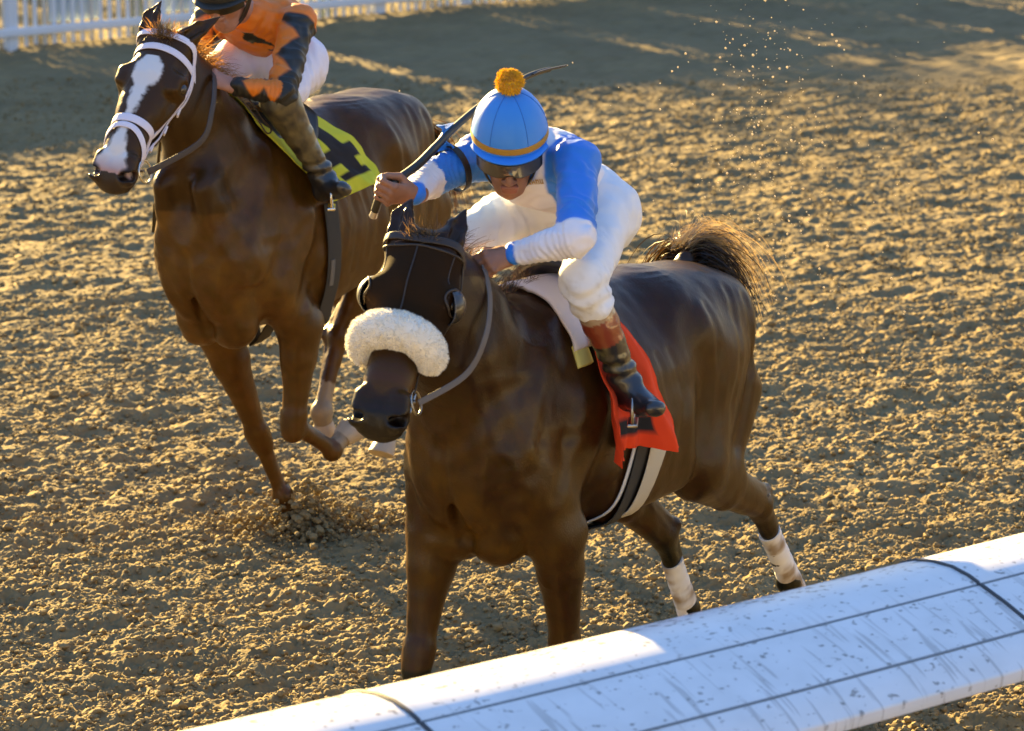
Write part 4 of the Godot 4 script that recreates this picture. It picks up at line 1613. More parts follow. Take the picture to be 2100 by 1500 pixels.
	# reins run from the rings to the rider's left fist and over the neck
	for z in [-1.0, 1.0]:
		var ring_at := Hd * (Vector3(0.475, -0.10, 0.072 * P.head_width * z) * s)
		var pts: Array
		if z < 0.0:
			pts = [ring_at, Vector3(0.575, 1.43, -0.155), Vector3(0.50, 1.53, -0.175), Vector3(0.42, 1.63, -0.14), Vector3(0.355, 1.715, -0.075)]
		else:
			pts = [ring_at, Vector3(0.60, 1.46, 0.16), Vector3(0.50, 1.60, 0.17), Vector3(0.40, 1.72, 0.10), Vector3(0.345, 1.74, -0.02)]
		var line := bez(pts, 30)
		var norms := []
		for p in line:
			norms.append(Vector3(0.25, 0.35, z).normalized())
		sh = Shape.new()
		sh.strap(line, norms, 0.019, 0.0045)
		put("rein", sh.mesh(), rubber, bridle)
	# saddle with girth, pad, leathers and irons
	var saddle := thing("saddle", "small black racing saddle with white pad and beige girth on the dark bay horse", "saddle", at)
	var dark := grain(mat(Color(0.025, 0.022, 0.020), 0.4), 35, 20.0, 0.6)
	put("pad", drape(body1, 14, 40, func(u: float, v: float) -> Array:
		var ang := lerpf(-39.0, 39.0, v)
		return [lerpf(0.065, -0.17, u) - 0.02 * absf(v - 0.5), 1.15, ang, 0.020 + 0.006 * sin(v * 24.0) * (1.0 - u)], func(u: float, _v: float) -> Color:
		return Color(0.72, 0.66, 0.66), 0.014), grain(mat(Color.WHITE, 0.95, true), 36, 24.0, 1.0), saddle)
	put("foam_pad", drape(body1, 5, 14, func(u: float, v: float) -> Array:
		return [lerpf(0.055, -0.02, u), 1.15, lerpf(-47.0, -36.0, v), 0.012], func(_u: float, _v: float) -> Color:
		return Color(0.62, 0.55, 0.16), 0.012), mat(Color.WHITE, 0.9, true), saddle)
	put("seat", drape(body1, 18, 24, func(u: float, v: float) -> Array:
		var half := lerpf(18.0, 28.0, sin(u * PI))
		return [lerpf(-0.10, -0.26, u), 1.15, lerpf(-half, half, v), 0.038 + 0.035 * pow(absf(u - 0.5) * 2.0, 2.0)], func(_u: float, _v: float) -> Color:
		return Color.WHITE, 0.02), dark, saddle)
	put("flap", drape(body1, 12, 20, func(u: float, v: float) -> Array:
		return [lerpf(-0.03, -0.14, u), 1.15, lerpf(-66.0, -30.0, v), 0.030], func(_u: float, _v: float) -> Color:
		return Color.WHITE, 0.006), dark, saddle)
	for row in [["girth", -0.345, 0.13, Color(0.50, 0.45, 0.34), 0.010], ["girth_band", -0.245, 0.10, Color(0.030, 0.027, 0.020), 0.013], ["girth_edge", -0.187, 0.02, Color(0.60, 0.58, 0.52), 0.014]]:
		var pts := []
		var norms := []
		for k in 50:
			var a := lerpf(-96.0, -264.0, k / 49.0)
			var low := 1.0 - absf(a + 180.0) / 84.0
			var q := on_body(body1, row[1] + 0.20 * low, 1.15, a, row[4])
			pts.append(q[0])
			norms.append(q[1])
		for pass_no in 3:
			for k in range(1, 49):
				pts[k] = (pts[k - 1] + pts[k] * 2.0 + pts[k + 1]) * 0.25
		sh = Shape.new()
		sh.strap(pts, norms, row[2], 0.007)
		put(row[0], sh.mesh(), grain(mat(row[3], 0.85), 37, 30.0, 0.9), saddle)
	sh = Shape.new()
	sh.strap(bez([Vector3(-0.10, 1.50, -0.21), Vector3(-0.085, 1.44, -0.27), Vector3(-0.05, 1.34, -0.305), Vector3(-0.03, 1.275, -0.325)], 14), [Vector3(0.1, 0.4, -1)], 0.02, 0.005)
	put("stirrup_leather", sh.mesh(), dark, saddle)
	put("stirrup_iron", stirrup(), metal, saddle, Transform3D(Basis(Vector3(0, 1, 0), 0.5), Vector3(-0.022, 1.205, -0.375)))
	# number cloth
	var num := thing("number_cloth", "orange-red saddle cloth with a black number flapping beside the front rider's boot", "saddle cloth", at)
	var fl := noise(51, 2.5)
	var felt := grain(mat(Color.WHITE, 0.85, true), 52, 40.0, 0.9)
	felt.backlight_enabled = true
	felt.backlight = Color(0.35, 0.35, 0.35)
	put("cloth", drape(body1, 60, 64, func(u: float, v: float) -> Array:
		# v: from the left hem over the back to the right hem
		var low := pow(absf(v - 0.5) * 2.0, 1.5)
		var x := lerpf(0.065 - 0.14 * pow(1.0 - clampf(low, 0.0, 1.0), 2.0), -0.20 - 0.07 * low, u)
		var lift := 0.016 + low * (0.035 + 0.03 * sin(u * 8.0 + 1.0) + 0.05 * fl.get_noise_2d(u * 1.1, v * 1.6)) + 0.075 * low * (0.8 * pow(u, 5.0) + 0.7 * pow(1.0 - u, 7.0))
		return [x, 1.15, lerpf(-102.0, 102.0, v), lift], func(u: float, v: float) -> Color:
		var orange := Color(0.78, 0.055, 0.006)
		var a := Vector2(u, v * 1.55)
		# the numeral 1 on the left side: a stem, a flag and a foot
		if (u > 0.58 and u < 0.70 and v > 0.07 and v < 0.30) or (u > 0.38 and u < 0.78 and v > 0.045 and v < 0.085) or (u > 0.36 and u < 0.52 and v > 0.235 and v < 0.235 + (u - 0.36) * 0.38):
			return Color(0.014, 0.014, 0.014)
		return orange, 0.004), felt, num)

func stirrup() -> ArrayMesh:
	var sh := Shape.new()
	var pts := []
	for k in 17:
		var a := lerpf(-0.22 * PI, 1.22 * PI, k / 16.0)
		pts.append(Vector3(0.058 * cos(a), 0.03 + 0.062 * sin(a), 0))
	sh.tube(pts, [0.0055], 8)
	sh.box(Vector3(0, -0.012, 0), Vector3(0.105, 0.012, 0.032), Basis.IDENTITY, 0.003)
	return sh.mesh()

# ---------------------------------------------------------------- riders
# Joints are given in the axes of the horse that the rider sits on.

func aim(at: Vector3, x: Vector3, up: Vector3) -> Transform3D:
	var f := x.normalized()
	var y := (up - f * up.dot(f)).normalized()
	return Transform3D(Basis(f, y, f.cross(y)), at)

# a fist: x from wrist to knuckles, y the back of the hand, z towards the thumb (side = 1) or away from it (side = -1)
func fist(T: Transform3D, side: float, s := 1.0) -> Field:
	var c := T * Vector3(0.06, -0.01, 0)
	var f := Field.new(c - Vector3.ONE * 0.125, c + Vector3.ONE * 0.125, 0.0038)
	var b := func(a: Vector3, e: Vector3, ra: Vector2, rb: Vector2, k: float) -> void:
		f.bone(T * (a * Vector3(1, 1, side) * s), T * (e * Vector3(1, 1, side) * s), ra * s, rb * s, k, T.basis.z)
	b.call(Vector3(-0.03, 0, 0), Vector3(0.01, 0, 0), Vector2(0.024, 0.029), Vector2(0.022, 0.029), 0.01)
	b.call(Vector3(0.01, 0, 0), Vector3(0.08, 0.002, 0.002), Vector2(0.020, 0.032), Vector2(0.017, 0.041), 0.012)
	for q in [[0.031, 0.0, 0.0102], [0.0105, 0.006, 0.0106], [-0.0105, 0.002, 0.0102], [-0.031, -0.006, 0.0090]]:
		var z: float = q[0]
		var l: float = q[1]
		var r: float = q[2]
		var k0 := Vector3(0.083 + l * 0.5, 0.004, z)
		var k1 := Vector3(0.112 + l, -0.022, z)
		var k2 := Vector3(0.098 + l, -0.048, z * 0.95)
		var k3 := Vector3(0.072 + l, -0.044, z * 0.92)
		b.call(k0, k0 + Vector3(0.002, 0.003, 0), Vector2.ONE * r * 1.15, Vector2.ONE * r * 1.15, 0.006)
		b.call(k0, k1, Vector2.ONE * r, Vector2.ONE * r * 0.96, 0.004)
		b.call(k1, k2, Vector2.ONE * r * 0.98, Vector2.ONE * r * 0.88, 0.003)
		b.call(k2, k3, Vector2.ONE * r * 0.9, Vector2.ONE * r * 0.8, 0.003)
	b.call(Vector3(0.02, -0.008, 0.026), Vector3(0.055, -0.028, 0.046), Vector2.ONE * 0.0145, Vector2.ONE * 0.012, 0.01)
	b.call(Vector3(0.055, -0.028, 0.046), Vector3(0.088, -0.042, 0.036), Vector2.ONE * 0.0118, Vector2.ONE * 0.0105, 0.004)
	b.call(Vector3(0.088, -0.042, 0.036), Vector3(0.105, -0.05, 0.018), Vector2.ONE * 0.0105, Vector2.ONE * 0.009, 0.003)
	return f

# head axes: x the way the face looks, y the crown, z the person's right
func person_head(T: Transform3D) -> Field:
	var f := Field.new(T.origin - Vector3.ONE * 0.2, T.origin + Vector3.ONE * 0.2, 0.005)
	var b := func(a: Vector3, e: Vector3, ra: Vector2, rb: Vector2, k: float, carve := false) -> void:
		f.bone(T * a, T * e, ra, rb, k, T.basis.z, carve)
	b.call(Vector3(-0.03, 0.04, 0), Vector3(0.03, 0.04, 0), Vector2(0.085, 0.076), Vector2(0.08, 0.072), 0.02)
	b.call(Vector3(0.035, -0.01, 0), Vector3(0.05, -0.07, 0), Vector2(0.055, 0.06), Vector2(0.042, 0.043), 0.03)
	b.call(Vector3(0.075, -0.105, 0), Vector3(0.082, -0.10, 0), Vector2(0.02, 0.022), Vector2(0.018, 0.02), 0.02)
	for z in [-1.0, 1.0]:
		b.call(Vector3(0.06, -0.012, 0.04 * z), Vector3(0.055, -0.03, 0.045 * z), Vector2.ONE * 0.026, Vector2.ONE * 0.024, 0.025)
		b.call(Vector3(0.0, -0.06, 0.05 * z), Vector3(0.06, -0.10, 0.025 * z), Vector2.ONE * 0.02, Vector2.ONE * 0.018, 0.025)
		b.call(Vector3(-0.01, 0.02, 0.078 * z), Vector3(-0.005, -0.03, 0.076 * z), Vector2(0.014, 0.008), Vector2(0.010, 0.007), 0.008)
		b.call(Vector3(0.105, -0.04, 0.012 * z), Vector3(0.098, -0.042, 0.015 * z), Vector2.ONE * 0.009, Vector2.ONE * 0.009, 0.01)
		b.call(Vector3(0.094, 0.012, 0.032 * z), Vector3(0.094, 0.012, 0.036 * z), Vector2.ONE * 0.014, Vector2.ONE * 0.014, 0.012, true)
	b.call(Vector3(0.09, 0.02, 0), Vector3(0.116, -0.035, 0), Vector2.ONE * 0.010, Vector2.ONE * 0.0125, 0.012)
	b.call(Vector3(0.096, -0.066, -0.018), Vector3(0.096, -0.066, 0.018), Vector2.ONE * 0.009, Vector2.ONE * 0.009, 0.01)
	b.call(Vector3(0.093, -0.08, -0.015), Vector3(0.093, -0.08, 0.015), Vector2.ONE * 0.0095, Vector2.ONE * 0.0095, 0.01)
	b.call(Vector3(0.106, -0.073, -0.024), Vector3(0.106, -0.073, 0.024), Vector2.ONE * 0.0028, Vector2.ONE * 0.0028, 0.004, true)
	return f

func person_parts(D: Dictionary) -> Dictionary:
	var out := {}
	var lo := Vector3(9, 9, 9)
	var hi := -lo
	for k in ["pelvis", "waist", "chest", "neck", "sh_l", "sh_r", "el_l", "el_r", "wr_l", "wr_r", "hip_l", "hip_r", "kn_l", "kn_r", "an_l", "an_r", "toe_l", "toe_r"]:
		lo = lo.min(D[k])
		hi = hi.max(D[k])
	lo -= Vector3.ONE * 0.2
	hi += Vector3.ONE * 0.2
	# the body under the clothes: one skin from head to toes
	var body := Field.new(lo, hi, 0.012)
	var HT: Transform3D = D.head
	body.bone(D.pelvis, D.waist, Vector2(0.085, 0.125), Vector2(0.075, 0.11), 0.04)
	body.bone(D.waist, D.chest, Vector2(0.075, 0.11), Vector2(0.09, 0.135), 0.04)
	body.bone(D.chest, D.neck, Vector2(0.085, 0.12), Vector2(0.055, 0.06), 0.04)
	body.bone(D.neck, HT * Vector3(-0.01, -0.03, 0), Vector2.ONE * 0.052, Vector2.ONE * 0.05, 0.03)
	for q in ["l", "r"]:
		body.bone(D["sh_" + q], D["el_" + q], Vector2.ONE * 0.042, Vector2.ONE * 0.034, 0.03)
		body.bone(D["el_" + q], D["wr_" + q], Vector2.ONE * 0.034, Vector2.ONE * 0.026, 0.02)
		body.bone(D["chest"], D["sh_" + q], Vector2.ONE * 0.06, Vector2.ONE * 0.05, 0.03)
		body.bone(D["hip_" + q], D["kn_" + q], Vector2.ONE * 0.07, Vector2.ONE * 0.046, 0.03)
		body.bone(D["kn_" + q], D["an_" + q], Vector2.ONE * 0.046, Vector2.ONE * 0.032, 0.02)
		body.bone(D["heel_" + q], D["toe_" + q], Vector2.ONE * 0.03, Vector2.ONE * 0.026, 0.02)
	out.body = [body.surface(), person_head(HT).surface()]
	for q in ["l", "r"]:
		out.body.append(fist(D["hand_" + q], D["thumb_" + q]).surface())
	# shirt
	var shirt := Field.new(lo, hi, D.get("shirt_cell", 0.0072))
	shirt.bone(D.pelvis.lerp(D.waist, 0.35), D.waist, Vector2(0.118, 0.16), Vector2(0.105, 0.145), 0.01)
	shirt.bone(D.waist, D.chest, Vector2(0.105, 0.145), Vector2(0.125, 0.17), 0.01)
	shirt.bone(D.chest, D.neck, Vector2(0.12, 0.165), Vector2(0.07, 0.085), 0.03)
	for q in ["l", "r"]:
		shirt.bone(D.chest, D["sh_" + q], Vector2.ONE * 0.085, Vector2.ONE * 0.07, 0.05)
		shirt.bone(D["sh_" + q], D["el_" + q], Vector2.ONE * 0.067, Vector2.ONE * 0.056, 0.03)
		shirt.bone(D["el_" + q], D["wr_" + q].lerp(D["el_" + q], 0.08), Vector2.ONE * 0.056, Vector2.ONE * 0.037, 0.012)
	out.shirt = shirt
	# breeches
	var br := Field.new(lo, hi, 0.0085)
	br.bone(D.pelvis, D.waist, Vector2(0.115, 0.155), Vector2(0.098, 0.135), 0.02)
	for q in ["l", "r"]:
		var hip: Vector3 = D["hip_" + q]
		var kn: Vector3 = D["kn_" + q]
		br.bone(D.pelvis, hip, Vector2.ONE * 0.12, Vector2.ONE * 0.115, 0.05)
		br.bone(hip, kn, Vector2.ONE * 0.108, Vector2.ONE * float(D.get("knee_r", 0.068)), 0.04)
		br.bone(kn, kn.lerp(D["an_" + q], D.get("hem", 0.2)), Vector2.ONE * float(D.get("knee_r", 0.067)), Vector2.ONE * float(D.get("knee_r", 0.068)), 0.02)
	out.breeches = br
	# boots
	for q in ["l", "r"]:
		var kn: Vector3 = D["kn_" + q]
		var an: Vector3 = D["an_" + q]
		var heel: Vector3 = D["heel_" + q]
		var toe: Vector3 = D["toe_" + q]
		var l2 := kn.min(an).min(heel).min(toe) - Vector3.ONE * 0.12
		var h2 := kn.max(an).max(heel).max(toe) + Vector3.ONE * 0.12
		var bt := Field.new(l2, h2, 0.007)
		var top: float = D.get("boot_top", 0.1)
		bt.bone(kn.lerp(an, top), kn.lerp(an, 0.45), Vector2.ONE * D.get("boot_r", 0.056), Vector2.ONE * 0.056, 0.01)
		bt.bone(kn.lerp(an, 0.45), an, Vector2.ONE * 0.056, Vector2.ONE * 0.043, 0.01)
		bt.bone(an, heel, Vector2.ONE * 0.043, Vector2.ONE * 0.037, 0.02)
		bt.bone(heel, toe, Vector2(0.034, 0.037), Vector2(0.027, 0.037), 0.02)
		bt.bone(an, heel.lerp(toe, 0.6), Vector2.ONE * 0.04, Vector2.ONE * 0.033, 0.03)
		out["boot_" + q] = bt
	return out

# rings of creases round the sleeves, deepest at the elbows, and pulls across the back
func sleeve_folds(p: Vector3, D: Dictionary, n: FastNoiseLite) -> float:
	var best := 0.16
	var out := 0.0
	for q in ["l", "r"]:
		var el: Vector3 = D["el_" + q]
		for leg in 2:
			var s := seg_t(p, D["sh_" + q] if leg == 0 else el, el if leg == 0 else D["wr_" + q])
			if s.y < best:
				best = s.y
				var at := s.x if leg == 0 else 1.0 - s.x
				var ring := sin(s.x * 30.0 + 5.0 * n.get_noise_3dv(p * 0.55) + (p.y + p.z) * 22.0)
				out = (1.0 - absf(ring)) * (0.0025 + 0.005 * at * at) - 0.002
	if best > 0.10:
		var pull := sin((p.x * 0.8 + p.y * 0.5) * 62.0 + p.z * 18.0 + 6.0 * n.get_noise_3dv(p * 0.4))
		out = (1.0 - absf(pull)) * 0.0045 * clampf(0.4 + 1.5 * n.get_noise_3dv(p * 0.5 + Vector3(7, 2, 1)), 0.0, 1.0)
	return out

func soft(d: float, w := 0.004) -> float:
	return clampf(0.5 + d / (2.0 * w), 0.0, 1.0)

func seg_t(p: Vector3, a: Vector3, b: Vector3) -> Vector2:
	var d := b - a
	var t := clampf((p - a).dot(d) / d.length_squared(), 0.0, 1.0)
	return Vector2(t, p.distance_to(a + d * t))

# the skull cap: dome, sewn panels, ribbon and a small peak
func helmet_shape(scale: Vector3) -> Shape:
	var sh := Shape.new()
	var rings := []
	for i in 19:
		var a := PI * 0.5 * i / 18.0 * 1.12 - PI * 0.5 * 0.12
		var ring_pts := []
		for j in 48:
			var w := TAU * j / 48.0
			var seam := 1.0 - 0.012 * pow(absf(cos(w * 3.0)), 24.0) * cos(a)
			ring_pts.append(Vector3(cos(a) * cos(w) * seam, sin(a), cos(a) * sin(w) * seam) * scale)
		rings.append(ring_pts)
	sh.loft(rings, true, true)
	return sh

func blue_rider_joints() -> Dictionary:
	var D := {}
	D.pelvis = Vector3(-0.31, 1.80, 0.0)
	D.waist = Vector3(-0.21, 1.89, 0.0)
	D.chest = Vector3(-0.085, 1.945, 0.0)
	D.neck = Vector3(0.015, 1.985, 0.0)
	D.sh_l = Vector3(-0.01, 1.985, -0.175)
	D.sh_r = Vector3(0.0, 1.98, 0.165)
	D.el_l = Vector3(0.235, 1.805, -0.325)
	D.el_r = Vector3(0.19, 1.925, 0.235)
	D.wr_l = Vector3(0.265, 1.735, -0.11)
	D.wr_r = Vector3(0.345, 1.905, 0.19)
	D.hip_l = Vector3(-0.25, 1.79, -0.125)
	D.hip_r = Vector3(-0.25, 1.79, 0.125)
	D.kn_l = Vector3(0.145, 1.66, -0.295)
	D.kn_r = Vector3(0.10, 1.66, 0.27)
	D.an_l = Vector3(-0.03, 1.33, -0.335)
	D.an_r = Vector3(-0.03, 1.33, 0.335)
	D.heel_l = Vector3(-0.062, 1.255, -0.335)
	D.heel_r = Vector3(-0.06, 1.255, 0.335)
	D.toe_l = Vector3(0.015, 1.258, -0.475)
	D.toe_r = Vector3(0.09, 1.25, 0.40)
	D.boot_top = 0.18
	D.head = aim(Vector3(0.105, 2.035, -0.005), Vector3(0.70, -0.47, -0.44), Vector3(0, 1, 0))
	D.head.basis = D.head.basis.scaled_local(Vector3.ONE * 1.1)
	D.hand_l = aim(D.wr_l, Vector3(0.60, -0.10, 0.22), Vector3(0.45, 0.60, -0.75))
	D.thumb_l = 1.0
	D.hand_r = aim(D.wr_r, Vector3(0.80, 0.10, 0.30), Vector3(0.30, -0.25, -0.35))
	D.thumb_r = 1.0
	return D

func build_blue_rider() -> void:
	var at := horse_frame(BASE1, YAW1)
	var D := blue_rider_joints()
	var root := thing("person", "rider in blue and white silks and blue cap, crouching with a raised whip", "person", at)
	var parts := person_parts(D)
	var n := noise(61, 14.0)
	var HT: Transform3D = D.head
	var inv := HT.affine_inverse()
	put("body", skin(parts.body, func(p: Vector3) -> Color:
		var c := Color(0.30, 0.135, 0.075)
		var q := inv * p
		if q.length() < 0.2:
			c = Color(0.27, 0.12, 0.06)
			if q.x > 0.085 and absf(q.z) < 0.026 and q.y > -0.088 and q.y < -0.058:
				c = Color(0.26, 0.095, 0.06)
		c = c * (1.0 + 0.25 * n.get_noise_3dv(p))
		c.a = 1.0
		return c), grain(mat(Color.WHITE, 0.5, true), 62, 30.0, 0.5), root)
	var fold := noise(63, 9.0, FastNoiseLite.TYPE_SIMPLEX_SMOOTH, 2)
	var silk := grain(mat(Color.WHITE, 0.55, true), 64, 60.0, 0.5)
	silk.rim_enabled = true
	silk.rim = 0.3
	silk.backlight_enabled = true
	silk.backlight = Color(0.25, 0.25, 0.25)
	var blue := Color(0.02, 0.20, 0.70)
	var white := Color(0.80, 0.78, 0.83)
	put("shirt", skin([(parts.shirt as Field).surface()], func(p: Vector3) -> Color:
		var ul := seg_t(p, D.sh_l, D.el_l)
		var fl := seg_t(p, D.el_l, D.wr_l)
		var ur := seg_t(p, D.sh_r, D.el_r)
		var fr := seg_t(p, D.el_r, D.wr_r)
		var torso := seg_t(p, D.pelvis, D.neck)
		var best := minf(minf(ul.y, fl.y), minf(ur.y, fr.y))
		if torso.y - 0.075 < best:
			# blue at the neck and over the shoulders, white below
			var up: float = (p - (D.chest as Vector3)).dot(Vector3(0.82, 0.55, 0.0))
			var back: float = (p - (D.chest as Vector3)).dot(Vector3(-0.55, 0.82, 0.0))
			var share := maxf(soft(0.085 - p.distance_to(D.neck)), minf(soft(absf(p.z) - 0.09), minf(soft(up + 0.03), soft(0.12 - back))))
			return white.lerp(blue, share)
		if ul.y == best:
			return white.lerp(blue, soft((0.92 - ul.x) * 0.3))
		if ur.y == best:
			return white.lerp(blue, soft((0.93 - ur.x) * 0.3))
		var f := fl if fl.y == best else fr
		return white.lerp(blue, soft((f.x - 0.86) * 0.28)), func(p: Vector3, nn: Vector3) -> float:
		return sleeve_folds(p, D, fold) + fold.get_noise_3dv(Vector3(p.x * 1.0, p.y * 1.6, p.z * 0.9)) * 0.007 + 0.0055 * sin(p.x * 70.0 + p.y * 55.0 + 5.0 * fold.get_noise_3dv(p * 0.5)) * clampf(fold.get_noise_3dv(p * 0.6 + Vector3(5, 0, 0)) + 0.3, 0.0, 1.0)), silk, root)
	var twill := grain(mat(Color.WHITE, 0.7, true), 65, 60.0, 0.6)
	twill.backlight_enabled = true
	twill.backlight = Color(0.15, 0.15, 0.15)
	put("breeches", skin([(parts.breeches as Field).surface()], func(p: Vector3) -> Color:
		var low := seg_t(p, D.kn_l, D.an_l)
		var c := Color(0.77, 0.78, 0.80)
		var dirt := clampf(n.get_noise_3dv(p * 1.7) * 1.5 - 0.1, 0.0, 1.0) * clampf(1.0 - (p.y - 1.58) / 0.16, 0.0, 1.0)
		return c.lerp(Color(0.38, 0.32, 0.22), dirt * 0.7), func(p: Vector3, nn: Vector3) -> float:
		var hip := seg_t(p, D.hip_l, D.kn_l) if p.z < 0.0 else seg_t(p, D.hip_r, D.kn_r)
		var crease := sin(hip.x * 34.0 + p.y * 26.0 + 6.0 * fold.get_noise_3dv(p * 0.35))
		return fold.get_noise_3dv(p * 0.9) * 0.009 + 0.0045 * (1.0 - absf(crease)) * clampf(0.35 + 1.6 * fold.get_noise_3dv(p * 0.5 + Vector3(3, 1, 2)), 0.0, 1.0) + 0.004 * sin(p.y * 85.0 + p.x * 30.0 + 7.0 * fold.get_noise_3dv(p * 0.4)) * clampf(1.0 - (p.y - 1.6) / 0.12, 0.0, 1.0)), twill, root)
	var boot_mat := mat(Color.WHITE, 0.16, true)
	boot_mat.clearcoat_enabled = true
	boot_mat.clearcoat = 0.7
	for q in ["l", "r"]:
		put("boot", skin([(parts["boot_" + q] as Field).surface()], func(p: Vector3) -> Color:
			var s := seg_t(p, D["kn_" + q], D["an_" + q])
			if s.y < 0.08 and s.x < 0.36:
				return Color(0.36, 0.25, 0.15)
			if s.y < 0.08 and s.x < 0.60:
				return Color(0.21, 0.035, 0.015)
			var c := Color(0.010, 0.010, 0.012)
			return c.lerp(Color(0.10, 0.085, 0.035), clampf(n.get_noise_3dv(p * 2.0) * 2.0, 0.0, 1.0) * clampf((p.y - 1.34) / 0.05, 0.0, 1.0)), func(p: Vector3, nn: Vector3) -> float:
			return 0.006 * sin(p.y * 130.0 + p.x * 30.0) * clampf(1.0 - absf(p.y - 1.37) / 0.06, 0.0, 1.0) + fold.get_noise_3dv(p * 1.5) * 0.003), boot_mat, root)
	# cap
	var cap := put("helmet", helmet_shape(Vector3(0.137, 0.142, 0.117)).mesh(), grain(mat(Color(0.035, 0.24, 0.70), 0.5), 66, 60.0, 0.5), root, HT * Transform3D(Basis(Vector3(0, 0, 1), 0.14).scaled(Vector3.ONE / 1.1), Vector3(-0.012, 0.045, 0)))
	(cap.material_override as StandardMaterial3D).rim_enabled = true
	(cap.material_override as StandardMaterial3D).rim = 0.5
	var sh := Shape.new()
	var pts := []
	for k in 41:
		var a := TAU * k / 40.0
		pts.append(Vector3(cos(a) * 0.1375, 0.006, sin(a) * 0.1175))
	var norms := []
	for k in 41:
		var a := TAU * k / 40.0
		norms.append(Vector3(cos(a), 0.1, sin(a)))
	sh.strap(pts, norms, 0.02, 0.003)
	var seams := Shape.new()
	for k in 6:
		var w := TAU * (k + 0.5) / 6.0
		var line_pts := []
		for i in 15:
			var a := lerpf(0.05, 1.5, i / 14.0)
			line_pts.append(Vector3(cos(a) * cos(w), sin(a), cos(a) * sin(w)) * Vector3(0.1373, 0.1423, 0.1173))
		seams.tube(line_pts, [0.0014], 5)
	put("seam", seams.mesh(), mat(Color(0.025, 0.17, 0.55), 0.6), cap)
	put("ribbon", sh.mesh(), mat(Color(0.40, 0.20, 0.01), 0.6), cap)
	sh = Shape.new()
	var outer := []
	for k in 25:
		var a := lerpf(-1.25, 1.25, k / 24.0)
		outer.append([Vector3(cos(a) * 0.134, -0.010, sin(a) * 0.115), Vector3(cos(a) * (0.150 + 0.012 * cos(a)), -0.020, sin(a) * 0.125), Vector3(cos(a) * (0.150 + 0.012 * cos(a)), -0.025, sin(a) * 0.125), Vector3(cos(a) * 0.132, -0.018, sin(a) * 0.113)])
	sh.loft(outer, true, true)
	put("peak", sh.mesh(), mat(Color(0.02, 0.22, 0.80), 0.5), cap)
	sh = Shape.new()
	var wool := mat(Color.WHITE, 0.95, true)
	wool.rim_enabled = true
	wool.rim = 0.5
	wool.backlight_enabled = true
	wool.backlight = Color(0.5, 0.5, 0.5)
	put("pompom", fleece([Vector3(0, -0.034, 0), Vector3(0, -0.03, 0), Vector3(0, -0.018, 0), Vector3(0, 0, 0), Vector3(0, 0.018, 0), Vector3(0, 0.03, 0), Vector3(0, 0.034, 0)], [0.006, 0.02, 0.033, 0.038, 0.033, 0.02, 0.006], 67, 0.012, 3500, Color(0.86, 0.50, 0.012)), wool, cap, Transform3D(Basis(), Vector3(-0.01, 0.165, 0)))
	# goggles and chin strap
	var dark := mat(Color(0.012, 0.011, 0.010), 0.5)
	sh = Shape.new()
	var band := []
	for k in 31:
		var a := lerpf(-1.15, 1.15, k / 30.0)
		var c := Vector3(0.006 + cos(a) * 0.100, 0.008, sin(a) * 0.086)
		var nx := Vector3(cos(a), 0, sin(a))
		band.append([c + Vector3(0, 0.031, 0), c + nx * 0.014 + Vector3(0, 0.026, 0), c + nx * 0.014 + Vector3(0, -0.027 + 0.010 * exp(-a * a * 30.0), 0), c + Vector3(0, -0.033 + 0.012 * exp(-a * a * 30.0), 0)])
	sh.loft(band, true, true)
	var goggles := put("goggles", sh.mesh(), dark, root, HT)
	sh = Shape.new()
	var lens := []
	for k in 25:
		var a := lerpf(-0.98, 0.98, k / 24.0)
		var c := Vector3(0.006 + cos(a) * 0.1155, 0.008, sin(a) * 0.1015)
		lens.append([c + Vector3(0, 0.021, 0), c + Vector3(0.002 * cos(a), 0.021, 0), c + Vector3(0.002 * cos(a), -0.022 + 0.012 * exp(-a * a * 30.0), 0), c + Vector3(0, -0.022 + 0.012 * exp(-a * a * 30.0), 0)])
	sh.loft(lens, true, true)
	var glass := mat(Color(0.05, 0.042, 0.028), 0.05)
	glass.clearcoat_enabled = true
	glass.clearcoat = 1.0
	put("lens", sh.mesh(), glass, goggles)
	sh = Shape.new()
	for z in [-1.0, 1.0]:
		sh.strap(bez([HT * Vector3(-0.03, 0.045, 0.098 * z), HT * Vector3(-0.008, -0.03, 0.088 * z), HT * Vector3(0.03, -0.085, 0.062 * z), HT * Vector3(0.055, -0.124, 0.02 * z)], 16), [HT.basis * Vector3(0.3, -0.2, z)], 0.030, 0.006)
	put("chin_strap", sh.mesh(), dark, root)
	# collar, cuffs, arm band with its flap of sleeve
	var arm_dir: Vector3 = ((D.el_r as Vector3) - (D.sh_r as Vector3)).normalized()
	var band_at: Vector3 = (D.sh_r as Vector3).lerp(D.el_r, 0.52)
	sh = Shape.new()
	var bu := arm_dir.cross(Vector3(0, 1, 0)).normalized()
	var bw := arm_dir.cross(bu)
	var bp := []
	var bn := []
	for k in 33:
		var a := TAU * k / 32.0
		bp.append(band_at + (bu * cos(a) * 0.07 + bw * sin(a) * 0.074))
		bn.append(bu * cos(a) + bw * sin(a))
	sh.strap(bp, bn, 0.022, 0.005)
	put("arm_band", sh.mesh(), dark, root)
	sh = Shape.new()
	var flap := []
	for i in 8:
		var row := []
		var u := i / 7.0
		for j in 7:
			var v := j / 6.0 - 0.5
			row.append(band_at + arm_dir * (0.02 + 0.012 * sin(v * 9.0)) + Vector3(0.01, 0.062 + 0.075 * u, 0.02) + bu * (v * (0.085 - 0.02 * u)) + arm_dir * 0.02 * sin(u * 5.0 + v * 4.0))
		flap.append(row)
	for i in 8:
		var thick := []
		for j in 7:
			thick.append(flap[i][6 - j] - arm_dir * 0.008)
		flap[i] = flap[i] + thick
	sh.loft(flap, true, true)
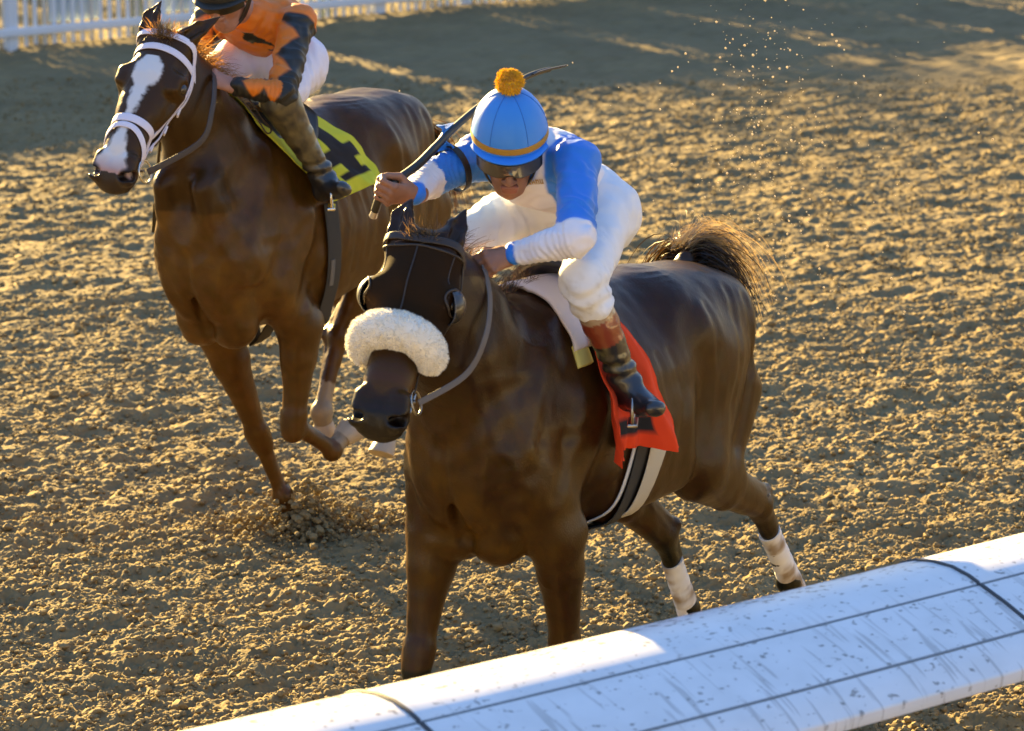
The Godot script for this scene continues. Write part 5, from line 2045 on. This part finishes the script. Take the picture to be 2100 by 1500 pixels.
	put("sleeve_flap", sh.mesh(), mat(Color(0.02, 0.20, 0.70), 0.6), root)
	# gold embroidery across the front of the shirt
	sh = Shape.new()
	var rr := RandomNumberGenerator.new()
	rr.seed = 8
	for k in 10:
		var c: Vector3 = (parts.shirt as Field).snap(Vector3(0.35, 1.80, 0.04 - 0.0135 * k), Vector3(-1, 0.42, 0).normalized(), 0.6)
		var g: Vector3 = (parts.shirt as Field).grad(c)
		var b := aim(c + g * 0.008, Vector3(0, 0.1, -1), g).basis
		for q in [[-0.004, 0.0, 0.0028, 0.017], [0.004, 0.0, 0.0028, 0.017], [0.0, 0.006 - 0.006 * (k % 3), 0.010, 0.0028]]:
			sh.box(c + g * 0.008 + b * Vector3(q[0], 0, q[1]), Vector3(q[2], 0.002, q[3]), b, 0.0006)
	put("embroidery", sh.mesh(), mat(Color(0.45, 0.24, 0.02), 0.6), root)
	# whip
	var grip: Transform3D = D.hand_r
	var fist_at := grip * Vector3(0.088, -0.024, 0)
	var whip := thing("whip", "black riding whip raised in the right fist of the blue-capped rider", "whip", at)
	var line := bez([grip * Vector3(0.088, -0.024, -0.085), fist_at, Vector3(0.30, 1.99, 0.20), Vector3(0.10, 2.075, 0.205), Vector3(-0.12, 2.145, 0.21), Vector3(-0.36, 2.19, 0.215), Vector3(-0.56, 2.195, 0.22)], 48)
	var wr := []
	for k in 48:
		wr.append(0.0138 if k < 20 else lerpf(0.0125, 0.0075, (k - 20) / 27.0))
	sh = Shape.new()
	sh.tube(line.slice(0, 44), wr, 9)
	var shaft := put("shaft", sh.mesh(), grain(mat(Color(0.022, 0.020, 0.016), 0.4), 68, 40.0, 0.8), whip)
	sh = Shape.new()
	sh.strap(line.slice(39), [Vector3(0.1, 0.9, 0.3)], 0.030, 0.006)
	put("popper", sh.mesh(), grain(mat(Color(0.03, 0.03, 0.035), 0.5), 69, 30.0, 0.6), whip)
	sh = Shape.new()
	sh.tube([line[0], line[0] + (line[0] - line[2]).normalized() * 0.025], [0.011, 0.013], 12)
	put("butt_cap", sh.mesh(), mat(Color(0.55, 0.50, 0.40), 0.3, false, 0.6), whip)

func build_chestnut_horse() -> void:
	var at := horse_frame(BASE2, YAW2)
	var P := chestnut_pose()
	body2 = horse_body(P)
	head2 = horse_head(P)
	var root := thing("horse", "reddish bay racehorse with white blaze and white bridle, galloping behind with yellow number cloth", "horse", at)
	var coat := grain(mat(Color.WHITE, 0.34, true, 0.0, 0.34), 5, 5.0, 1.0, 0.09)
	var n := noise(13, 3.5)
	var edge := noise(14, 26.0, FastNoiseLite.TYPE_SIMPLEX_SMOOTH, 3)
	var inv: Transform3D = (P.head as Transform3D).affine_inverse()
	var hs: float = P.scale * P.head_scale
	put("body", skin([body2.surface(), head2.surface()], func(p: Vector3) -> Color:
		var c := Color(0.068, 0.030, 0.007)
		c = c.lerp(Color(0.105, 0.050, 0.010), clampf(n.get_noise_3dv(p) * 1.4 + 0.3, 0.0, 1.0) * clampf((p.x + 0.2) / 0.4, 0.0, 1.0))
		c = c.lerp(Color(0.036, 0.017, 0.007), clampf((p.y - 1.45) / 0.3, 0.0, 1.0) * 0.7)
		c = c * (1.0 + 0.35 * n.get_noise_3dv(p * 4.0))
		var near_white := false
		for k in 2:
			var h: Array = P.hind[k]
			var q := seg_t(p, h[3], h[4])
			var q2 := seg_t(p, h[2], h[3])
			if q.y < 0.09 * 1.1 or (q2.y < 0.07 and q2.x > 0.62 + 0.08 * edge.get_noise_3dv(p)):
				near_white = true
		var fl: Array = P.fore[1]
		var q3 := seg_t(p, fl[3], fl[4])
		if q3.y < 0.055 and q3.x > 0.25:
			near_white = true
		if near_white and p.y < 0.75:
			return Color(0.24, 0.185, 0.12)
		if p.x > 0.5 and p.y > 1.45:
			var q := inv * p / hs
			var w := edge.get_noise_3dv(p) * 0.012
			c = Color(0.045, 0.020, 0.006)
			c = c.lerp(Color(0.035, 0.026, 0.022), clampf((q.x - 0.50) / 0.07, 0.0, 1.0) * 0.8)
			if q.y > -0.06:
				var mid := 0.004
				var half := 0.0
				if q.x > 0.10 and q.x < 0.25:
					half = 0.048 * (1.0 - pow(absf(q.x - 0.165) / 0.085, 2.0))
				if q.x > 0.17 and q.x < 0.50:
					half = maxf(half, 0.020 + 0.006 * sin(q.x * 30.0))
				if q.x > 0.42 and q.x < 0.565:
					half = maxf(half, 0.020 + (q.x - 0.42) * 0.36)
				if q.x < 0.26 and q.z < 0.0:
					half *= 1.25
				if half > 0.0:
					var white := Color(0.66, 0.65, 0.64).lerp(Color(0.45, 0.28, 0.24), clampf((q.x - 0.50) / 0.06, 0.0, 1.0))
					c = c.lerp(white, soft(half - absf(q.z - mid) - w, 0.006) * clampf((0.585 - q.x) / 0.02, 0.0, 1.0))
		var nq := inv * p / hs
		if nq.x > 0.53 and nq.x < 0.6:
			var nd := Vector3(nq.x - 0.562, nq.y + 0.027, absf(nq.z) - 0.062).length()
			c = c.lerp(Color(0.010, 0.006, 0.005), clampf((0.034 - nd) / 0.01, 0.0, 1.0))
		c.a = 1.0
		return c, func(p: Vector3, _nn: Vector3) -> float:
		return muscle_relief(p, P) + coat_relief(p) * (0.35 if p.x > 0.55 and p.y > 1.3 else 1.0)), coat, root)
	eye_parts(root, P)
	var hoof := hoof_mesh(1.06)
	for k in 2:
		for leg in [P.fore[k], P.hind[k]]:
			var pale: bool = leg != P.fore[0]
			put("hoof", hoof, grain(mat(Color(0.36, 0.29, 0.20) if pale else Color(0.05, 0.045, 0.04), 0.5), 6, 8.0, 0.8), root, hoof_at(leg[3], leg[4], 1.06))
	var r := RandomNumberGenerator.new()
	r.seed = 77
	var hair_mat := mat(Color.WHITE, 0.35, true)
	hair_mat.backlight_enabled = true
	hair_mat.backlight = Color(1.0, 0.86, 0.55)
	var st := []
	for k in 650:
		var s := pow(r.randf(), 0.8)
		var p := Vector3(0.10, 1.72, 0.0).lerp(Vector3(0.56, 2.06, 0.0), s) + Vector3(0, 0.0, r.randf_range(-0.018, 0.018))
		p = body2.snap(p + Vector3(-0.10, 0.22, 0), Vector3(0.35, -1, 0).normalized(), 0.5) + Vector3(0, -0.008, 0)
		st.append([p, Vector3(-0.8, r.randf_range(0.3, 0.9), r.randf_range(-0.9, 0.2)), r.randf_range(0.05, 0.14), 0.0035])
	put("mane", hair(st, 1.0, 0.8, 78, 5, Color(0.32, 0.205, 0.085), 0.6), hair_mat, root)  # golden tone stands in for sun glowing through the mane
	st = []
	for k in 260:
		var a := on_head(head2, P, r.randf_range(-0.005, 0.03), r.randf_range(-30, 30), -0.004)
		st.append([a[0], (P.head as Transform3D).basis * Vector3(r.randf_range(-1.0, 0.2), 0.5, r.randf_range(-0.9, 0.5)), r.randf_range(0.03, 0.08), 0.003])
	put("forelock", hair(st, 0.2, 0.9, 79, 5, Color(0.34, 0.22, 0.095), 0.6), hair_mat, root)  # forelock also coloured golden to imitate backlight
	st = []
	for k in 700:
		var s := r.randf()
		var p: Vector3 = (P.tail[0] as Vector3).lerp(P.tail[2], s) + Vector3(r.randf_range(-0.02, 0.02), r.randf_range(-0.02, 0.04), r.randf_range(-0.035, 0.035))
		st.append([p, Vector3(-1.0, r.randf_range(-0.2, 0.3), r.randf_range(-0.2, 0.3)), r.randf_range(0.3, 0.6), 0.0045])
	put("tail", hair(st, 2.4, 0.4, 80, 8, Color(0.05, 0.028, 0.015)), hair_mat, root)
	build_chestnut_tack(at, P)

func build_chestnut_tack(at: Transform3D, P: Dictionary) -> void:
	var Hd: Transform3D = P.head
	var s: float = P.scale * P.head_scale
	var white := grain(mat(Color(0.70, 0.68, 0.78), 0.5), 31, 25.0, 0.5)
	var metal := mat(Color(0.62, 0.60, 0.56), 0.22, false, 1.0)
	var leather := grain(mat(Color(0.045, 0.032, 0.024), 0.5), 31, 25.0, 0.7)
	var bridle := thing("bridle", "white bridle with crossed noseband and steel bit rings on the rear horse", "bridle", at)
	var o := put("browband", head_strap(head2, P, [Vector2(0.095, -98), Vector2(0.07, -50), Vector2(0.062, 0), Vector2(0.07, 50), Vector2(0.095, 98)], 0.026, 0.005, 30, 0.006).mesh(), white, bridle)
	put("headpiece", head_strap(head2, P, [Vector2(0.10, -102), Vector2(0.03, -80), Vector2(0.005, -30), Vector2(0.005, 30), Vector2(0.03, 80), Vector2(0.10, 102)], 0.024, 0.005, 30, 0.006).mesh(), white, bridle)
	for z in [-1.0, 1.0]:
		put("cheekpiece", head_strap(head2, P, [Vector2(0.07, 92 * z), Vector2(0.15, 108 * z), Vector2(0.27, 116 * z), Vector2(0.38, 118 * z), Vector2(0.475, 114 * z)], 0.024, 0.006, 30, 0.008).mesh(), white, bridle)
		put("cheekpiece", head_strap(head2, P, [Vector2(0.07, 95 * z), Vector2(0.16, 102 * z), Vector2(0.28, 104 * z), Vector2(0.37, 98 * z)], 0.018, 0.005, 26, 0.006).mesh(), white, bridle)
		put("throat_latch", head_strap(head2, P, [Vector2(0.07, 98 * z), Vector2(0.14, 122 * z), Vector2(0.22, 142 * z), Vector2(0.24, 176 * z)], 0.015, 0.005, 22, 0.006).mesh(), white, bridle)
		for x in [[0.24, 113.0], [0.32, 117.0], [0.40, 117.0]]:
			var buckles := Shape.new()
			var q := on_head(head2, P, x[0], x[1] * z, 0.016)
			buckles.box(q[0], Vector3(0.034, 0.008, 0.026), Basis(Hd.basis.x, q[1], (Hd.basis.x as Vector3).cross(q[1])), 0.003)
			put("keeper", buckles.mesh(), white, bridle)
	put("noseband", head_strap(head2, P, [Vector2(0.42, -112), Vector2(0.375, -75), Vector2(0.355, 0), Vector2(0.375, 75), Vector2(0.42, 112)], 0.030, 0.006, 34, 0.006).mesh(), white, bridle)
	put("noseband", head_strap(head2, P, [Vector2(0.55, -128), Vector2(0.48, -90), Vector2(0.40, -35), Vector2(0.385, 0), Vector2(0.40, 35), Vector2(0.48, 90), Vector2(0.55, 128)], 0.022, 0.006, 40, 0.007).mesh(), white, bridle)
	var sh := Shape.new()
	bit_rings(sh, P, 0.50, -0.098, 0.070, 0.042, -0.2)
	put("bit_ring", sh.mesh(), metal, bridle)
	for z in [-1.0, 1.0]:
		var ring_at := Hd * (Vector3(0.50, -0.10, 0.078 * P.head_width * z) * s)
		var pts: Array
		if z < 0.0:
			pts = [ring_at, Vector3(0.665, 1.73, -0.15), Vector3(0.585, 1.84, -0.155), Vector3(0.50, 1.93, -0.115), Vector3(0.455, 1.955, -0.085)]
		else:
			pts = [ring_at, Vector3(0.68, 1.74, 0.15), Vector3(0.58, 1.86, 0.155), Vector3(0.50, 1.94, 0.11), Vector3(0.455, 1.955, 0.05)]
		var line := bez(pts, 26)
		sh = Shape.new()
		sh.strap(line, [Vector3(0.25, 0.25, z).normalized()], 0.024, 0.005)
		put("rein", sh.mesh(), leather, bridle)
	# loose rein end hanging beside the neck
	sh = Shape.new()
	sh.tube(bez([Vector3(0.43, 1.92, -0.10), Vector3(0.36, 1.86, -0.17), Vector3(0.31, 1.78, -0.20), Vector3(0.265, 1.73, -0.215), Vector3(0.29, 1.72, -0.21), Vector3(0.335, 1.78, -0.195), Vector3(0.38, 1.85, -0.16)], 40), [0.0035], 6)
	put("rein_end", sh.mesh(), leather, bridle)
	# saddle
	var saddle := thing("saddle", "black racing saddle with dark girth on the reddish bay horse behind", "saddle", at)
	var dark := grain(mat(Color(0.022, 0.019, 0.016), 0.45), 35, 20.0, 0.6)
	put("seat", drape(body2, 16, 22, func(u: float, v: float) -> Array:
		var half := lerpf(18.0, 28.0, sin(u * PI))
		return [lerpf(0.06, -0.18, u), 1.24, lerpf(-half, half, v), 0.035 + 0.03 * pow(absf(u - 0.5) * 2.0, 2.0)], func(_u: float, _v: float) -> Color:
		return Color.WHITE, 0.02), dark, saddle)
	put("pad", drape(body2, 12, 26, func(u: float, v: float) -> Array:
		return [lerpf(0.17, 0.0, u), 1.24, lerpf(-22.0, 22.0, v), 0.022], func(_u: float, _v: float) -> Color:
		return Color.WHITE, 0.012), dark, saddle)
	for row in [["girth", -0.05, 0.10, Color(0.030, 0.027, 0.020), 0.010], ["girth_buckle", -0.03, 0.03, Color(0.12, 0.11, 0.09), 0.016]]:
		var pts := []
		var norms := []
		for k in 44:
			var a := lerpf(-60.0, -300.0, k / 43.0) if row[0] == "girth" else lerpf(-100.0, -118.0, k / 43.0)
			var q := on_body(body2, row[1], 1.24, a, row[4])
			pts.append(q[0])
			norms.append(q[1])
		for pass_no in 2:
			for k in range(1, 43):
				pts[k] = (pts[k - 1] + pts[k] * 2.0 + pts[k + 1]) * 0.25
		sh = Shape.new()
		sh.strap(pts, norms, row[2], 0.007)
		put(row[0], sh.mesh(), grain(mat(row[3], 0.85), 37, 30.0, 0.9), saddle)
	sh = Shape.new()
	sh.strap(bez([Vector3(0.03, 1.66, -0.22), Vector3(0.06, 1.60, -0.28), Vector3(0.10, 1.50, -0.31), Vector3(0.115, 1.47, -0.32)], 14), [Vector3(0.1, 0.4, -1)], 0.02, 0.005)
	put("stirrup_leather", sh.mesh(), dark, saddle)
	put("stirrup_iron", stirrup(), metal, saddle, Transform3D(Basis(Vector3(0, 1, 0), 0.5), Vector3(0.10, 1.43, -0.38)))
	var num := thing("number_cloth", "yellow saddle cloth with a large black number four on the rear horse", "saddle cloth", at)
	var fl := noise(53, 2.5)
	var felt := grain(mat(Color.WHITE, 0.85, true), 52, 40.0, 0.9)
	felt.backlight_enabled = true
	felt.backlight = Color(0.35, 0.35, 0.35)
	put("cloth", drape(body2, 72, 84, func(u: float, v: float) -> Array:
		var low := pow(absf(v - 0.5) * 2.0, 1.5)
		var x := lerpf(0.25 - 0.21 * low, -0.22 - 0.10 * sin(clampf(low, 0.0, 1.0) * PI * 0.7), u)
		var lift := 0.014 + low * (0.03 + 0.03 * sin(u * 7.0 + 2.0) + 0.04 * fl.get_noise_2d(u * 1.1, v * 1.6)) + 0.05 * low * (pow(u, 4.0) + 0.5 * pow(1.0 - u, 6.0))
		return [x, 1.24, lerpf(-60.0, 60.0, v), lift], func(u: float, v: float) -> Color:
		var yellow := Color(0.62, 0.60, 0.035)
		# the numeral 4 on the left side; t runs down from the back, w towards the tail
		var t := (0.42 - v) / 0.36
		var w := (u - 0.30) / 0.62
		if t > 0.0 and t < 1.0 and w > 0.0 and w < 1.0:
			var stem := w > 0.56 and w < 0.84
			var bar := t > 0.56 and t < 0.76
			var slope := absf((w - 0.08) - (0.62 - t) * 0.78) < 0.12 and t < 0.64 and t > 0.0
			var foot := t > 0.90 and w > 0.40
			if stem or bar or slope or foot:
				return Color(0.016, 0.015, 0.012)
		return yellow, 0.004), felt, num)

func orange_rider_joints() -> Dictionary:
	var D := {}
	D.pelvis = Vector3(-0.19, 1.945, 0.02)
	D.waist = Vector3(-0.13, 2.03, 0.01)
	D.chest = Vector3(-0.07, 2.085, 0.0)
	D.neck = Vector3(0.07, 2.135, 0.005)
	D.sh_l = Vector3(-0.01, 2.105, -0.175)
	D.sh_r = Vector3(0.03, 2.11, 0.175)
	D.el_l = Vector3(0.30, 1.875, -0.285)
	D.el_r = Vector3(0.20, 1.90, 0.27)
	D.wr_l = Vector3(0.385, 1.905, -0.125)
	D.wr_r = Vector3(0.38, 1.91, 0.11)
	D.hip_l = Vector3(-0.13, 1.925, -0.105)
	D.hip_r = Vector3(-0.13, 1.925, 0.13)
	D.kn_l = Vector3(0.27, 1.835, -0.265)
	D.kn_r = Vector3(0.18, 1.83, 0.25)
	D.an_l = Vector3(0.10, 1.545, -0.335)
	D.an_r = Vector3(0.0, 1.57, 0.26)
	D.heel_l = Vector3(0.082, 1.475, -0.33)
	D.heel_r = Vector3(-0.02, 1.50, 0.26)
	D.toe_l = Vector3(0.13, 1.50, -0.45)
	D.toe_r = Vector3(0.10, 1.50, 0.29)
	D.boot_top = -0.03
	D.boot_r = 0.08
	D.knee_r = 0.058
	D.hem = 0.02
	D.shirt_cell = 0.0056
	D.head = aim(Vector3(0.235, 2.23, -0.005), Vector3(0.80, -0.42, -0.12), Vector3(0, 1, 0))
	D.hand_l = aim(D.wr_l, Vector3(0.6, 0.30, 0.45), Vector3(0.25, 0.6, -0.9))
	D.thumb_l = 1.0
	D.hand_r = aim(D.wr_r, Vector3(0.6, 0.3, -0.4), Vector3(0.25, 0.6, 0.9))
	D.thumb_r = -1.0
	return D

func in_poly(p: Vector2, poly: Array) -> bool:
	var inside := false
	var j := poly.size() - 1
	for i in poly.size():
		var a: Vector2 = poly[i]
		var b: Vector2 = poly[j]
		if (a.y > p.y) != (b.y > p.y) and p.x < (b.x - a.x) * (p.y - a.y) / (b.y - a.y) + a.x:
			inside = not inside
		j = i
	return inside

func build_orange_rider() -> void:
	var at := horse_frame(BASE2, YAW2)
	var D := orange_rider_joints()
	var root := thing("person", "rider in orange silks with black diamond sleeves and black cap, crouching over the white-bridled horse", "person", at)
	var parts := person_parts(D)
	var n := noise(81, 14.0)
	put("body", skin(parts.body, func(p: Vector3) -> Color:
		var c := Color(0.36, 0.18, 0.125) * (1.0 + 0.2 * n.get_noise_3dv(p))
		c.a = 1.0
		return c), grain(mat(Color.WHITE, 0.5, true), 62, 30.0, 0.5), root)
	var fold := noise(83, 9.0, FastNoiseLite.TYPE_SIMPLEX_SMOOTH, 2)
	var silk := grain(mat(Color.WHITE, 0.5, true), 64, 60.0, 0.5)
	silk.rim_enabled = true
	silk.rim = 0.1
	silk.backlight_enabled = true
	silk.backlight = Color(0.3, 0.3, 0.3)
	var orange := Color(0.72, 0.19, 0.008)
	var black := Color(0.014, 0.013, 0.010)
	var beast := [Vector2(320, 300), Vector2(420, 350), Vector2(580, 370), Vector2(600, 480), Vector2(750, 540), Vector2(900, 640), Vector2(1000, 760), Vector2(750, 690), Vector2(470, 660), Vector2(400, 720), Vector2(230, 520), Vector2(300, 430)]
	var beast2 := [Vector2(760, 840), Vector2(1160, 900), Vector2(1250, 1010), Vector2(1390, 1100), Vector2(1340, 1170), Vector2(1200, 1210), Vector2(1000, 1100), Vector2(880, 1020), Vector2(1040, 1030), Vector2(1000, 970), Vector2(840, 930)]
	put("shirt", skin([(parts.shirt as Field).surface()], func(p: Vector3) -> Color:
		var best := 9.0
		var col := orange
		for q in ["l", "r"]:
			var a: Vector3 = D["sh_" + q]
			var b: Vector3 = D["el_" + q]
			var c: Vector3 = D["wr_" + q]
			for leg in 2:
				var s := seg_t(p, a if leg == 0 else b, b if leg == 0 else c)
				if s.y < best:
					best = s.y
					var ax := ((b - a) if leg == 0 else (c - b)).normalized()
					var mid := (a.lerp(b, s.x) if leg == 0 else b.lerp(c, s.x))
					var ref := Vector3(0.55, 0.35, 0.55 if q == "l" else -0.2)
					ref = (ref - ax * ref.dot(ax)).normalized()
					var side := ax.cross(ref)
					var d := p - mid
					var ang := atan2(d.dot(side), d.dot(ref))
					var t: float = s.x
					var hit := 0.0
					for tc in ([0.34, 0.80] if leg == 0 else [0.16, 0.56]):
						hit = maxf(hit, soft((1.0 - absf(t - tc) / 0.26 - absf(ang) / 1.5) * 0.05, 0.005))
					if leg == 0:
						hit = maxf(hit, soft((0.05 - t) * 0.3))
					col = black.lerp(orange, hit)
		var torso := seg_t(p, D.pelvis, D.neck)
		if torso.y - 0.085 < best:
			col = orange
			var e := Vector2((-p.z + 0.045) / 0.28 * 1800.0 + 100.0, (2.115 - p.y) / 0.204 * 1500.0)
			if p.x > -0.06 and (in_poly(e, beast) or in_poly(e, beast2)):
				col = black
		return col, func(p: Vector3, nn: Vector3) -> float:
		return sleeve_folds(p, D, fold) + fold.get_noise_3dv(Vector3(p.x * 1.0, p.y * 1.6, p.z * 0.9)) * 0.009 + 0.005 * sin(p.x * 70.0 + p.y * 60.0 + 5.0 * fold.get_noise_3dv(p * 0.5)) * clampf(fold.get_noise_3dv(p * 0.6 + Vector3(5, 0, 0)) + 0.3, 0.0, 1.0)), silk, root)
	var twill := grain(mat(Color.WHITE, 0.7, true), 65, 60.0, 0.6)
	put("breeches", skin([(parts.breeches as Field).surface()], func(_p: Vector3) -> Color:
		return Color(0.76, 0.75, 0.85), func(p: Vector3, nn: Vector3) -> float:
		return fold.get_noise_3dv(p * 0.9) * 0.007 + 0.0035 * sin(p.x * 95.0 + p.z * 40.0 + 6.0 * fold.get_noise_3dv(p * 0.4))), twill, root)
	var boot_mat := mat(Color.WHITE, 0.18, true)
	boot_mat.clearcoat_enabled = true
	boot_mat.clearcoat = 0.7
	for q in ["l", "r"]:
		put("boot", skin([(parts["boot_" + q] as Field).surface()], func(p: Vector3) -> Color:
			var c := Color(0.012, 0.012, 0.014)
			return c.lerp(Color(0.11, 0.09, 0.04), clampf(n.get_noise_3dv(p * 1.2) * 0.9 + 0.5, 0.0, 1.0) * clampf((p.y - 1.56) / 0.05, 0.0, 1.0)), func(p: Vector3, nn: Vector3) -> float:
			return 0.006 * sin(p.y * 130.0 + p.x * 30.0) * clampf(1.0 - absf(p.y - 1.57) / 0.06, 0.0, 1.0) + fold.get_noise_3dv(p * 1.5) * 0.003), boot_mat, root)
	var HT: Transform3D = D.head
	var cap := put("helmet", helmet_shape(Vector3(0.137, 0.15, 0.117)).mesh(), grain(mat(Color(0.018, 0.017, 0.012), 0.6), 66, 60.0, 0.6), root, HT * Transform3D(Basis(Vector3(0, 0, 1), 0.1), Vector3(-0.012, 0.035, 0)))
	var sh := Shape.new()
	var outer := []
	for k in 25:
		var a := lerpf(-1.25, 1.25, k / 24.0)
		outer.append([Vector3(cos(a) * 0.134, -0.010, sin(a) * 0.115), Vector3(cos(a) * (0.150 + 0.012 * cos(a)), -0.020, sin(a) * 0.125), Vector3(cos(a) * (0.150 + 0.012 * cos(a)), -0.025, sin(a) * 0.125), Vector3(cos(a) * 0.132, -0.018, sin(a) * 0.113)])
	sh.loft(outer, true, true)
	put("peak", sh.mesh(), mat(Color(0.02, 0.018, 0.012), 0.5), cap)
	var dark := mat(Color(0.016, 0.014, 0.009), 0.4)
	sh = Shape.new()
	var band := []
	for k in 31:
		var a := lerpf(-1.2, 1.2, k / 30.0)
		var c := Vector3(0.006 + cos(a) * 0.100, 0.008, sin(a) * 0.086)
		var nx := Vector3(cos(a), 0, sin(a))
		band.append([c + Vector3(0, 0.031, 0), c + nx * 0.014 + Vector3(0, 0.026, 0), c + nx * 0.014 + Vector3(0, -0.025 + 0.010 * exp(-a * a * 30.0), 0), c + Vector3(0, -0.031 + 0.012 * exp(-a * a * 30.0), 0)])
	sh.loft(band, true, true)
	var goggles := put("goggles", sh.mesh(), dark, root, HT)
	for z in [-1.0, 1.0]:
		sh = Shape.new()
		sh.tube([Vector3(0.038, 0.012, 0.097 * z), Vector3(0.038, 0.012, 0.106 * z)], [0.011, 0.009], 12)
		put("vent", sh.mesh(), mat(Color(0.16, 0.14, 0.03), 0.4), goggles)
	sh = Shape.new()
	for z in [-1.0, 1.0]:
		sh.strap(bez([HT * Vector3(-0.03, 0.045, 0.098 * z), HT * Vector3(-0.008, -0.03, 0.088 * z), HT * Vector3(0.03, -0.085, 0.062 * z), HT * Vector3(0.05, -0.120, 0.02 * z)], 16), [HT.basis * Vector3(0.3, -0.2, z)], 0.030, 0.006)
	put("chin_strap", sh.mesh(), dark, root)
	var whip := thing("whip", "dark riding whip pointing down beside the rear horse's neck", "whip", at)
	sh = Shape.new()
	var tip := Vector3(0.21, 1.31, 0.35)
	sh.tube(bez([Vector3(0.455, 1.97, 0.06), Vector3(0.40, 1.80, 0.17), Vector3(0.30, 1.54, 0.28), tip], 20), [0.008, 0.006], 8)
	put("shaft", sh.mesh(), dark, whip)
	sh = Shape.new()
	sh.strap([Vector3(0.245, 1.40, 0.318), tip + Vector3(-0.015, -0.035, 0.012)], [Vector3(0.8, 0.2, -0.5)], 0.034, 0.006)
	put("popper", sh.mesh(), dark, whip)
